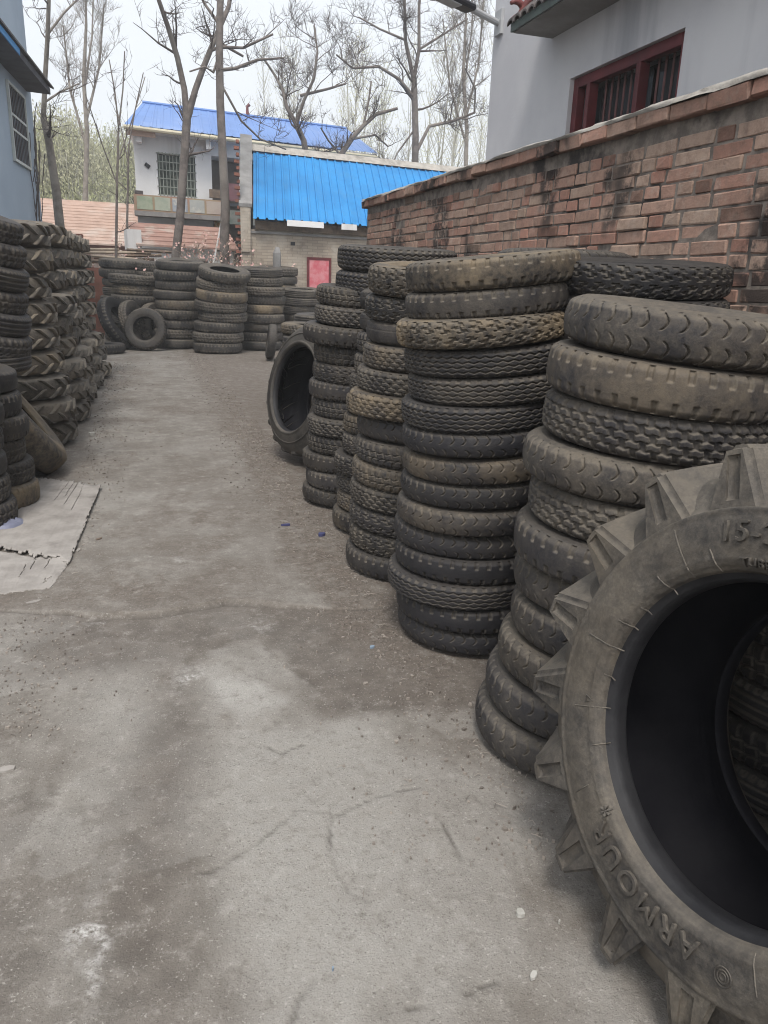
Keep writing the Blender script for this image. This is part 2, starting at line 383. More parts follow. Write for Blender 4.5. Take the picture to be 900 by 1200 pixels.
    t = NT('ground_concrete_dirt'); p = t.pos()
    fine = t.noise(55, 6, 0.7, p); mid = t.noise(9, 6, 0.65, p); big = t.noise(2.2, 5, 0.6, p)
    c = t.mix(t.ramp(mid, 0.3, 0.7), (0.255, 0.239, 0.215), (0.178, 0.165, 0.147))
    c = t.mix(t.math('MULTIPLY', t.ramp(big, 0.35, 0.7), 0.65), c, (0.125, 0.107, 0.09))
    c = t.mix(t.math('MULTIPLY', t.attr('pale'), t.math('ADD', t.math('MULTIPLY', t.ramp(mid, 0.25, 0.6), 0.5), 0.5)), c, (0.33, 0.318, 0.295))
    dm = t.mix(t.ramp(mid, 0.35, 0.65), (0.125, 0.107, 0.092), (0.085, 0.072, 0.062))
    c = t.mix(t.math('MULTIPLY', t.attr('damp'), 0.85), c, dm)
    dr = t.mix(t.ramp(fine, 0.3, 0.7), (0.085, 0.07, 0.058), (0.175, 0.148, 0.125))
    dfac = t.math('MULTIPLY', t.attr('dirt'), t.math('ADD', t.math('MULTIPLY', t.ramp(mid, 0.3, 0.6), 0.6), 0.4), clamp=True)
    c = t.mix(dfac, c, dr)
    c = t.mix(t.math('MULTIPLY', t.attr('white'), t.ramp(fine, 0.35, 0.6)), c, (0.55, 0.54, 0.52))
    c = t.mix(t.math('MULTIPLY', t.ramp(t.noise(160, 3, 0.6, p), 0.57, 0.68), 0.6), c, (0.085, 0.075, 0.066))
    c = t.mix(t.math('MULTIPLY', t.ramp(t.noise(120, 3, 0.6, t.obj()), 0.6, 0.7), 0.5), c, (0.44, 0.42, 0.385))
    c = t.mix(t.math('MULTIPLY', t.attr('crack'), 0.6), c, (0.07, 0.062, 0.055))
    c = t.mix(t.math('MULTIPLY', t.ramp(t.noise(26, 6, .75, p), .5, .72), .5), c, (.11, .095, .082))
    c = t.mix(t.math('MULTIPLY', t.ramp(t.noise(17, 6, .75, t.obj()), .52, .75), .4), c, (.42, .40, .37))
    hh = t.math('ADD', t.math('MULTIPLY', fine, 0.6), t.math('MULTIPLY', t.noise(200, 3, 0.6, p), 0.4))
    t.bump(hh, 0.8, 0.009)
    m = t.set(Base_Color=c, Roughness=t.math('SUBTRACT', 0.93, t.math('MULTIPLY', t.attr('damp'), 0.12)), Specular_IOR_Level=0.25)
    me.materials.append(m)
    o = link(bpy.data.objects.new('ground', me)); o['kind'] = 'structure'
build_ground()

# ------------------------------------------------------------------ brick wall
WX = 2.305
def brick_mat(name, use_attr):
    t = NT(name); p = t.pos()
    if use_attr: tone = t.attr('tone'); lum = t.attr('lum')
    else:
        oi = t.n('ShaderNodeObjectInfo'); s = t.n('ShaderNodeSeparateColor'); t.l(oi.outputs['Color'], s.inputs[0]); tone, lum = s.outputs[0], s.outputs[1]
    c = t.mix(tone, (0.38, 0.20, 0.152), (0.43, 0.32, 0.25))
    c = t.mix(t.math('MULTIPLY', t.ramp(t.noise(28, 6, 0.75, p), 0.4, 0.66), 0.6), c, (0.25, 0.17, 0.135))
    c = t.mix(t.math('MULTIPLY', t.ramp(t.noise(11, 5, 0.7, p), 0.5, 0.72), 0.5), c, (0.45, 0.37, 0.31))
    mp = t.n('ShaderNodeMapping'); mp.inputs['Scale'].default_value = (1, 1.0, 0.55); t.l(p, mp.inputs['Vector'])
    st = t.math('MULTIPLY', t.ramp(t.noise(1.7, 3, 0.6, mp.outputs[0]), 0.50, 0.57), t.ramp(t.noise(9, 4, 0.7, p), 0.36, 0.54))
    c = t.mix(t.math('MULTIPLY', st, 0.9), c, (0.048, 0.042, 0.04))
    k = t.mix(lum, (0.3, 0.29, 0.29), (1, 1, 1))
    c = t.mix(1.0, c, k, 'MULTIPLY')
    t.bump(t.noise(60, 6, 0.7, p), 0.7, 0.008)
    return t.set(Base_Color=c, Roughness=0.95, Specular_IOR_Level=0.2)
M['brick'] = brick_mat('wall_brick', False); M['brickstuff'] = brick_mat('wall_brick_far', True)

def jitter_box(sx, sy, sz, b, j, seed):
    r = random.Random(seed); m = MB().bevbox((-sx / 2, -sy / 2, -sz / 2), (sx / 2, sy / 2, sz / 2), b)
    m.v = [(x + r.uniform(-j, j), y + r.uniform(-j, j), z + r.uniform(-j, j) * 0.8) for x, y, z in m.v]
    return m
def build_wall():
    wall = empty('brick_wall', (WX + 0.12, 3.5, 0), 0, 'old soot-stained red brick boundary wall with mortar-capped brick coping beside the tyre row', 'wall')
    inv = Vector(wall.location)
    y0, y1 = -1.2, 8.25
    MB().box((0.0065 - 0.12, y0 - inv.y, -0.02), (0.12, y1 - 0.01 - inv.y, 2.215)).build('mortar_core', M['mortar'], wall)
    stre = [jitter_box(0.10, 0.223 + .003 * (i % 3), 0.053 + .0012 * (i % 3), 0.0045, 0.0028, i) for i in range(9)]
    head = [jitter_box(0.10, 0.099 + .003 * (i % 3), 0.053 + .0012 * (i % 3), 0.0045, 0.0028, 50 + i) for i in range(7)]
    sme = [m.mesh('brick') for m in stre]; hme = [m.mesh('brick') for m in head]
    for m in sme + hme: m.materials.append(M['brick'])
    items = []; r = random.Random(4)
    for k in range(35):
        z = 2.212 - 0.0315 - 0.063 * k
        y = y0 + r.uniform(0, 0.2); hd = (k % 3 == 1)
        while y < y1 - 0.1:
            isH = r.random() < (0.62 if hd else 0.36)
            L = 0.12 if isH else 0.244
            if y + L > y1: L = 0.12; isH = True
            if y + L > y1 + 0.02: break
            prot = r.gauss(0, 0.0022) - (0.012 if r.random() < 0.06 else 0) + (0.012 if k == 0 else 0)
            dark = r.uniform(.2, .5) if (k == 0 or r.random() < 0.07) else r.uniform(0.75, 1.0)  # top course darkened as painted shade under the coping; other dark bricks random
            items.append((isH, y + L / 2, z + r.gauss(0, 0.0022), WX + 0.05 + prot, r.uniform(0, 1) ** 1.0, dark, r.gauss(0, 0.008)))
            y += L
    def area(it):
        u, v, d = to_px((it[3] - 0.05, it[1], it[2]))
        if d < 0.2 or u > 925 or u < 420 or it[2] < 1.33: return 0
        return (1 if it[0] else 2) / d ** 2 * (1.0 if it[2] > 1.42 else .5) * 0.5 * (1 + it[3] / math.hypot(it[3], it[1]))
    items.sort(key=area, reverse=True)
    for i, it in enumerate(items[:300]):
        isH, y, z, x, tone, lum, rz = it
        o = bpy.data.objects.new('brick', r.choice(hme if isH else sme)); link(o, wall)
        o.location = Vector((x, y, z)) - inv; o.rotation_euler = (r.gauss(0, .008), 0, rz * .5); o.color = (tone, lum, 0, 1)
    V = []; Fs3 = []; tn = []; lm = []; Fl = []
    for it in items[300:]:
        isH, y, z, x, tone, lum, rz = it
        m = r.choice(head if isH else stre); n = len(V)
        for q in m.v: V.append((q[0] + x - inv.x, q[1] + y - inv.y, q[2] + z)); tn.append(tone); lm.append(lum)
        Fl += [tuple(i + n for i in f) for f in m.f]
    me = bpy.data.meshes.new('far_bricks'); me.from_pydata(V, [], Fl); me.update()
    for nm, a in (('tone', tn), ('lum', lm)):
        at = me.attributes.new(nm, 'FLOAT', 'POINT'); at.data.foreach_set('value', a)
    me.materials.append(M['brickstuff'])
    o = link(bpy.data.objects.new('far_bricks', me), wall); o['kind'] = 'stuff'
    # coping: projecting stretchers under an uneven cap of mortar
    cop = [jitter_box(0.30, 0.236, 0.066, 0.007, 0.004, 90 + i).mesh('coping_brick') for i in range(6)]
    for m in cop: m.materials.append(M['brick'])
    y = y0; k = 0
    while y < y1 + 0.02:
        o = bpy.data.objects.new('coping_brick', r.choice(cop)); link(o, wall)
        o.location = Vector((WX + 0.15 - 0.045 + r.gauss(0, .004), y + 0.12, 2.2475 + r.gauss(0, .003))) - inv
        o.rotation_euler = (r.gauss(0, .012), r.gauss(0, .01), r.gauss(0, .01)); o.color = (r.uniform(0, .8), r.uniform(.55, 1), 0, 1)
        y += 0.244; k += 1
    ny = 260; prof = [(-0.045, 0.0), (-0.052, 0.013), (-0.035, 0.024), (0.04, 0.042), (0.12, 0.05), (0.22, 0.036), (0.262, 0.012), (0.262, 0.0)]
    yy = np.linspace(y0, y1 + 0.03, ny); G = np.zeros((ny, len(prof), 3))
    n = fbm(yy, yy * 0, 5, 5, 3.0)
    for j, (dx, dz) in enumerate(prof):
        G[:, j, 0] = WX + dx - inv.x + (0.05 * (fbm(yy, yy * 0 + j * .3, 6, 4, 5.0) - 0.55) if j < 3 else 0)
        G[:, j, 1] = yy - inv.y
        G[:, j, 2] = 2.274 + dz * (0.55 + 0.9 * n) + 0.008 * (fbm(yy, yy * 0 + j, 9, 3, 9) - .5)
    me = np_mesh('mortar_cap', G.reshape(-1, 3), grid_faces(ny, len(prof)), True); me.materials.append(M['mortarcap'])
    link(bpy.data.objects.new('mortar_cap', me), wall)
build_wall()

# ------------------------------------------------------------------ grey house behind the wall
M['redbar'] = mat('faded_red_bar', (.16, .075, .075), (.11, .06, .06), 9, .6, bump=.1)
def build_right_house():
    X0 = 3.3; yA, yB = 4.60, 5.98; zA, zB = 1.75, 3.055; yE = 7.52
    h = empty('plastered_house', (X0, 5, 0), 0, 'grey plastered house with dark red barred window rising behind the brick wall', 'house')
    def b(lo, hi, name, m, parent=h, off=(X0, 5, 0)):
        return MB().box(np.array(lo) - off, np.array(hi) - off).build(name, m, parent)
    w = MB()
    for lo, hi in (((X0, -3, 0), (X0 + 5, yA, 6.5)), ((X0, yB, 0), (X0 + 5, yE, 6.5)), ((X0, yA, 0), (X0 + 5, yB, zA)), ((X0, yA, zB), (X0 + 5, yB, 6.5)), ((X0 + 0.5, yA, zA), (X0 + 5, yB, zB))):
        w.box(np.array(lo) - (X0, 5, 0), np.array(hi) - (X0, 5, 0))
    w.build('wall', M['plaster'], h)
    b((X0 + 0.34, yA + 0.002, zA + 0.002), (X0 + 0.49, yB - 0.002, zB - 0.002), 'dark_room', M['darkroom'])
    wi = empty('window', (0, 0, 0)); wi.parent = h
    fx0, fx1 = X0 + 0.035, X0 + 0.105
    off = (X0, 5, 0)
    def wb(lo, hi, name, m): return MB().bevbox(np.array(lo) - off, np.array(hi) - off, 0.004).build(name, m, wi)
    wb((fx0, yA + 0.001, zA + 0.001), (fx1, yA + 0.07, zB - 0.001), 'frame', M['redwood']); wb((fx0, yB - 0.07, zA + 0.001), (fx1, yB - 0.001, zB - 0.001), 'frame', M['redwood'])
    wb((fx0, yA + 0.07, zB - 0.075), (fx1, yB - 0.07, zB - 0.001), 'frame', M['redwood']); wb((fx0, yA + 0.07, zA + 0.001), (fx1, yB - 0.07, zA + 0.075), 'frame', M['redwood'])
    y1 = at_x(764, 60, X0 + 0.12)[1]; y2 = at_x(702, 100, X0 + 0.12)[1]
    for ym in (y1, y2): wb((fx0 - 0.01, ym - 0.025, zA + 0.075), (fx1, ym + 0.025, zB - 0.075), 'mullion', M['redwood'])
    for a, c in ((yA + 0.07, y1 - 0.035), (y1 + 0.035, y2 - 0.035), (y2 + 0.035, yB - 0.07)):
        wb((X0 + 0.18, a, zA + 0.075), (X0 + 0.186, c, zB - 0.075), 'pane', M['glass'])
        n = max(2, int(round((c - a) / 0.085)))
        for i in range(n):
            yy = a + (i + 0.5) * (c - a) / n
            MB().tube([Vector((X0 + 0.14, yy, zA + 0.06)) - Vector(off), Vector((X0 + 0.14, yy, zB - 0.06)) - Vector(off)], 0.009, 6).build('bar', M['redbar'], wi)
    # awning slab with clay tile edge
    aw = empty('awning', (0, 0, 0)); aw.parent = h
    xo = 2.95; ya, yb = 2.6, 6.34
    poly = [(xo, ya, 3.42), (X0 + .001, ya, 3.42), (X0 + .001, ya, 3.80), (xo, ya, 3.475)]
    MB().prism([Vector(p) - Vector(off) for p in poly], (0, yb - ya, 0)).build('slab', M['concrete'], aw)
    MB().box(np.array((xo - 0.02, ya, 3.425)) - off, np.array((xo - 0.002, yb + 0.01, 3.485)) - off).build('fascia', mat('green_fascia', (0.10, 0.13, 0.12), (0.07, 0.08, 0.08), 5, 0.7), aw)
    tm = MB(); a = 7
    prof = [(math.cos(math.pi * i / (a - 1)) * 0.055, math.sin(math.pi * i / (a - 1)) * 0.035) for i in range(a)]
    dx = X0 - xo + 0.05; dz = 0.33
    tm.raw([(0, py, pz) for py, pz in prof] + [(dx, py, pz + dz) for py, pz in prof] + [(0, py * .8, pz - .014) for py, pz in prof] + [(dx, py * .8, pz + dz - .014) for py, pz in prof],
           [(i, i + 1, a + i + 1, a + i) for i in range(a - 1)] + [(2 * a + i + 1, 2 * a + i, 3 * a + i, 3 * a + i + 1) for i in range(a - 1)] + [(i + 1, i, 2 * a + i, 2 * a + i + 1) for i in range(a - 1)])
    tme = tm.mesh('roof_tile'); tme.materials.append(M['tilegrey'])
    yy = ya + 0.06
    while yy < yb:
        o = link(bpy.data.objects.new('roof_tile', tme), aw); o.location = Vector((xo - 0.045, yy, 3.478 + random.uniform(-.004, .004))) - Vector(off); yy += 0.118
    # scrolled ceramic finial on the far corner
    fm = MB(); base = Vector((xo + 0.03, yb - 0.06, 3.50)) - Vector(off)
    for k, (ln, cu, s) in enumerate(((0.26, 1.4, -1), (0.2, 2.2, 1), (0.17, 2.6, -1), (0.14, 2.0, 1))):
        P = []; p = base + Vector((0.03 * k, 0.0, 0.02)); ang = 1.5 + s * 0.25 * k
        for i in range(9):
            P.append(p.copy()); p = p + Vector((math.cos(ang) * ln / 8, 0.012 * (k - 1.5), math.sin(ang) * ln / 8)); ang += s * cu / 8
        fm.tube(P, [0.03 * (1 - i / 10) + 0.008 for i in range(9)], 7)
    fm.build('finial', M['ceramic'], aw, True)
build_right_house()

def build_lamp():
    P0 = Vector((3.3, 7.38, 3.80)); P1 = Vector((2.55, 7.05, 3.86))
    d = (P1 - P0)
    l = empty('wall_lamp', P0, 0, 'black lamp head on a pale tube arm fixed to the grey house corner', 'lamp')
    MB().box((-0.03, -0.07, -0.1), (-0.001, 0.07, 0.1)).build('bracket', M['greymetal'], l)
    MB().tube([(-0.03, 0, 0), d * 0.5], 0.028, 10).build('arm', M['greymetal'], l)
    ang = math.atan2(d.y, d.x); R = Matrix.Translation(d * 0.48) @ Matrix.Rotation(ang, 4, 'Z') @ Matrix.Rotation(-math.asin(d.z / d.length), 4, 'Y')
    hd = MB().bevbox((0, -0.075, -0.03), (0.62, 0.075, 0.025), 0.018, R).build('lamp_head', M['blackmetal'], l)
    MB().bevbox((0.18, -0.06, -0.042), (0.56, 0.06, -0.031), 0.004, R).build('lens', M['greymetal'], hd)
build_lamp()

# ------------------------------------------------------------------ blue-grey house on the left
def build_left_house():
    ang = R_(-3.7); P = Vector((-1.98, 19.0, 0))          # far corner; local y runs along the wall, local +x faces the alley
    h = empty('blue_grey_house', P, ang, 'blue-grey rendered house at far left with barred window under a small tiled awning', 'house')
    za, zb = 3.42, 4.66; ya, yb = -2.35, -0.95
    w = MB()
    for lo, hi in (((-6, -13, 0), (0, ya, 7.6)), ((-6, yb, 0), (0, 0, 7.6)), ((-6, ya, 0), (0, yb, za)), ((-6, ya, zb), (0, yb, 7.6)), ((-6, ya, za), (-.25, yb, zb))): w.box(lo, hi)
    w.build('wall', M['blueplaster'], h)
    wi = empty('window'); wi.parent = h
    MB().box((-.2, ya + .01, za + .01), (-.19, yb - .01, zb - .01)).build('pane', mat('curtained_glass', (.30, .33, .33), (.2, .22, .22), 3, .3, bump=0), wi)
    gp = mat('grille_paint', (0.55, 0.58, 0.56), (0.45, 0.48, 0.46), 5, 0.6, bump=0)
    for lo, hi in (((.002, ya - .05, za - .05), (.05, yb + .05, za)), ((.002, ya - .05, zb), (.05, yb + .05, zb + .05)), ((.002, ya - .05, za), (.05, ya, zb)), ((.002, yb, za), (.05, yb + .05, zb)), ((.01, ya, 4.16), (.04, yb, 4.20)), ((.01, ya, 3.9), (.04, yb, 3.94))):
        MB().box(lo, hi).build('frame', gp, wi)
    for i in range(10):
        yy = ya + (i + .5) * (yb - ya) / 10
        MB().tube([(.025, yy, za), (.025, yy, zb)], .011, 6).build('bar', M['iron'], wi)
    aw = empty('awning'); aw.parent = h
    zo = 4.90; ys, ye = -5.6, -.42; xo = .45
    MB().prism([(.001, ys, zo), (xo, ys, zo - .02), (xo, ys, zo + .09), (.001, ys, zo + .26)], (0, ye - ys, 0)).build('slab', mat('awning_dark', (0.10, 0.105, 0.115), (0.07, 0.07, 0.08), 3, .9), aw)
    MB().box((xo + .002, ys, zo - .015), (xo + .02, -3.4, zo + .085)).build('blue_fascia', M['bluesheet'], aw)
    yy = ys
    while yy < ye:
        MB().prism([(xo + .06, yy, zo + .095), (xo + .06, yy, zo + .13), (.003, yy, zo + .31), (.003, yy, zo + .275)], (0, .15, 0)).build('roof_tile', M['tilegrey'], aw); yy += .165
    c = MB(); r = random.Random(3)                      # bare creeper and cables on the wall
    for k in range(9):
        p = Vector((0.03, -.75 + r.uniform(-.25, .35), 2.0 + r.uniform(0, 1.2))); Q = []
        for i in range(9):
            Q.append(p.copy()); p = p + Vector((r.uniform(-.01, .05) if k > 3 else 0, r.uniform(-.12, .14), r.uniform(.08, .3)))
            p.x = max(p.x, .015)
        c.tube(Q, 0.009, 4)
    cr = c.build('bare_creeper', M['twig']); cr.location = P; cr.rotation_euler = (0, 0, ang)
    tag(cr, 'bare dark creeper stems hanging beside the barred window of the blue-grey house', 'creeper')
build_left_house()

# ------------------------------------------------------------------ far white house, shed and low tiled house
ANG = R_(9.5)
def ribbed_sheet(w, L, rise, nrib, rh=0.03, th=0.006):
    """sheet in x 0..w, sloping up along +y by rise over L, with nrib trapezoid ribs"""
    xs = []; zs = []
    for i in range(nrib):
        c = (i + .5) * w / nrib; q = w / nrib
        xs += [c - .5 * q, c - .16 * q, c - .09 * q, c + .09 * q, c + .16 * q]; zs += [0, 0, rh, rh, 0]
    xs.append(w); zs.append(0); n = len(xs)
    V = [(x, 0, z) for x, z in zip(xs, zs)] + [(x, L, z + rise) for x, z in zip(xs, zs)] + [(x, 0, z - th) for x, z in zip(xs, zs)] + [(x, L, z + rise - th) for x, z in zip(xs, zs)]
    Fs = [(i, i + 1, n + i + 1, n + i) for i in range(n - 1)] + [(2 * n + i + 1, 2 * n + i, 3 * n + i, 3 * n + i + 1) for i in range(n - 1)] + [(i + 1, i, 2 * n + i, 2 * n + i + 1) for i in range(n - 1)]
    return MB().raw(V, Fs)

def build_far_house():
    h = empty('white_house', (0.0, 24, 0), ANG, 'white two-storey house with faded blue sheet roof and grilled upstairs window', 'house')
    W = 7.0
    w = MB(); ua, ub, za, zb = 0.62, 1.68, 3.6, 4.68
    for lo, hi in (((0, 0, 0), (ua, 4.5, 5.12)), ((ub, 0, 0), (2.15, 4.5, 5.12)), ((ua, 0, 0), (ub, 4.5, za)), ((ua, 0, zb), (ub, 4.5, 5.12)), ((ua, .3, za), (ub, 4.5, zb)), ((2.15, 0.9, 0), (W, 4.5, 5.12)), ((2.15, 0, 4.75), (W, 0.9, 5.12))):
        w.box(lo, hi)
    w.build('wall', M['white'], h)
    wi = empty('window'); wi.parent = h
    MB().box((ua + .01, .2, za + .01), (ub - .01, .21, zb - .01)).build('pane', mat('cluttered_glass', (0.05, 0.07, 0.06), (0.13, 0.16, 0.13), 4, .3, (0.2, .14, .1), 3, .6, .7, bump=0), wi)
    g = M['iron']
    for i in range(11):
        u = ua + (i + .5) * (ub - ua) / 11; MB().box((u - .012, -.03, za - .03), (u + .012, -.006, zb + .03)).build('bar', mat('grille_green', (.30, .33, .29), (.24, .26, .23), 5, .6, bump=0) if i == 0 else bpy.data.materials['grille_green'], wi)
    for i in range(6):
        z = za + i * (zb - za) / 5; MB().box((ua - .03, -.045, z - .012), (ub + .03, -.031, z + .012)).build('bar', bpy.data.materials['grille_green'], wi)
    MB().box((ua - .06, -.05, za - .09), (ub + .06, -.001, za - .035)).build('sill', M['concrete'], wi)
    # roof: overhanging soffit, sheets, ridge
    MB().box((-.12, -.5, 5.122), (W + .3, 4.9, 5.2)).build('soffit', M['white'], h)
    rf = empty('roof'); rf.parent = h
    n = 9; sw = (W + .5) / n
    for k in range(n):
        o = ribbed_sheet(sw - .004, 3.0, 1.12, 3, .014).build('roof_sheet', M['bluefar'], rf); o.location = (-.18 + k * sw, -.56, 5.23)
        # sheets at the ends are cut back to the hip
        if k == 0 or k == n - 1:
            for v in o.data.vertices:
                if v.co.y > 1: v.co.x = v.co.x * .55 + (.45 * sw if k == 0 else 0)
    for k in range(n):
        o = ribbed_sheet(sw - .01, 3.0, -1.12, 3, .03).build('roof_sheet', M['bluefar'], rf); o.location = (-.18 + k * sw, 2.44, 6.35)
        if k == 0 or k == n - 1:
            for v in o.data.vertices:
                if v.co.y < 1: v.co.x = v.co.x * .55 + (.45 * sw if k == 0 else 0)
    MB().tube([(.2, 2.44, 6.37), (W - .1, 2.44, 6.37)], .05, 6).build('ridge_cap', M['bluefar'], rf)
    MB().tube([(3.45, 2.44, 6.4), (3.45, 2.44, 6.62), (3.52, 2.44, 6.7)], [.06, .045, .06], 6).build('finial', M['ceramic'], rf)
    MB().tube([(-.2, -.6, 5.16), (W + .3, -.6, 5.1)], .055, 8).build('gutter_pipe', M['pipe'], h)
    MB().box((-.14, -.52, 4.98), (.62, -.502, 5.115)).build('fascia', M['terracotta'], h)
    for u in (.1, 2.0): MB().box((u, -.4, 4.86), (u + .14, -.001, 5.121)).build('eave_bracket', M['white'], h)
    MB().box((.27, -.03, 4.28), (.42, -.001, 4.38), Matrix.Translation((.34, 0, 4.33)) @ Matrix.Rotation(R_(35), 4, 'Y') @ Matrix.Translation((-.34, 0, -4.33))).build('vent_plate', M['blackmetal'], h)
    # balcony parapet with painted tiles
    MB().box((-.05, -.55, 2.98), (2.4, -.001, 3.10)).build('balcony_slab', M['concrete'], h)
    par = MB().box((-.05, -.55, 3.101), (2.4, -.47, 3.52)).build('parapet', mat('orange_border', (.36, .23, .17), (.33, .28, .18), 3, .7, bump=0), h)
    tiles = [((.27, .33, .24), .0), ((.31, .36, .29), .48), ((.27, .32, .38), .96), ((.37, .39, .38), 1.44), ((.40, .33, .29), 1.92)]
    for c, u in tiles:
        MB().box((u + .03, -.562, 3.14), (u + .45, -.551, 3.48)).build('painted_tile', mat('painted_tile', c, (c[0] * .7 + .16, c[1] * .8 + .12, c[2] * .8 + .1), 6, .5, (.5, .5, .45), 4, .58, .68, bump=0), par)
    MB().box((-.02, -.5, 3.53), (.2, -.3, 3.62)).build('planter', M['tilegrey'], h)
    # porch bay on the right: dark recess, signs, purple balcony front
    MB().box((2.16, .82, 0), (W - .1, .899, 4.74)).build('porch_back', mat('porch_wall', (.2, .17, .15), (.13, .11, .1), 2, .9), h)
    MB().box((2.5, -.35, 3.55), (4.4, -.25, 4.02)).build('balcony_front', mat('purple_brown_sheet', (.19, .09, .10), (.14, .07, .075), 5, .6), h)
    MB().box((2.05, -.38, 3.6), (2.49, -.2, 3.82)).build('shelf_box', M['oldwood'], h)
    MB().box((2.5, -.2, 3.42), (4.4, .6, 3.5)).build('balcony_floor', M['concrete'], h)
    s = MB().box((2.18, -.06, 2.75), (2.42, -.02, 3.3)).build('sign_plate', mat('orange_sign', (.55, .28, .07), (.5, .22, .06), 3, .6, bump=0), h)
    m = MB()
    for z, rr in ((3.13, .08), (2.9, .07)):
        m.tube([(2.3 + rr * math.cos(a), -.066, z + rr * math.sin(a)) for a in np.linspace(0, 2 * math.pi, 13)], .018, 4)
    m.build('ring_mark', mat('sign_yellow', (.65, .5, .25), (.6, .45, .2), 3, .6, bump=0), s)
    s2 = MB().box((3.0, -.06, 2.25), (3.55, -.02, 2.85)).build('sign_plate', mat('brown_sign', (.34, .13, .08), (.3, .11, .07), 3, .6, bump=0), h)
    rd = mat('red_stroke', (.5, .03, .03), (.42, .03, .03), 3, .6, bump=0)
    MB().box((3.30, -.072, 2.3), (3.34, -.061, 2.8)).box((3.2, -.072, 2.66), (3.5, -.061, 2.71)).box((3.22, -.072, 2.5), (3.48, -.061, 2.55)).box((3.2, -.072, 2.34), (3.5, -.061, 2.39)).box((3.42, -.072, 2.4), (3.46, -.061, 2.62)).build('painted_character', rd, s2)
    MB().box((2.6, -.3, 2.92), (3.5, -.1, 3.3)).build('awning_box', mat('dull_green', (.13, .16, .14), (.2, .2, .18), 6, .8), h)
    MB().box((2.25, -.5, 0), (2.45, -.3, 1.9)).build('red_cloth', mat('maroon_cloth', (.26, .05, .07), (.2, .04, .06), 4, .9), h)
    # low lean-to with tiled roof and pale wall in front of the ground floor
    lt = empty('lean_to', (0.15, 22.4, 0), ANG, 'low pale lean-to with faded red tiled roof in front of the white house', 'lean-to')
    MB().box((-.1, 0, 0), (2.4, 1.0, 2.1)).build('wall', M['white'], lt)
    tr = MB()
    for k in range(5):
        y = -.18 + k * .24; z = 2.14 + k * .12
        tr.prism([(-.25, y, z), (-.25, y + .3, z + .14), (-.25, y + .3, z + .17), (-.25, y, z + .05)], (2.75, 0, 0))
    tr.build('roof_tiles', mat('lean_tile', (.36, .22, .18), (.29, .18, .15), 5, .9, (.40, .32, .28), 2, .5, .65), lt)['kind'] = 'stuff'
    MB().box((-.45, -.1, 2.05), (-.1, .5, 2.55)).build('chimney_block', M['white'], lt)
build_far_house()

def shear_down(root, k):
    for o in root.children_recursive:
        if o.type == 'MESH':
            dy = 0; p = o
            while p is not None and p != root: dy += p.location.y; p = p.parent
            for v in o.data.vertices: v.co.x += k * (v.co.y + dy)
for _o in list(scene.objects):
    if _o.name.startswith('white_house'): shear_down(_o, .22)

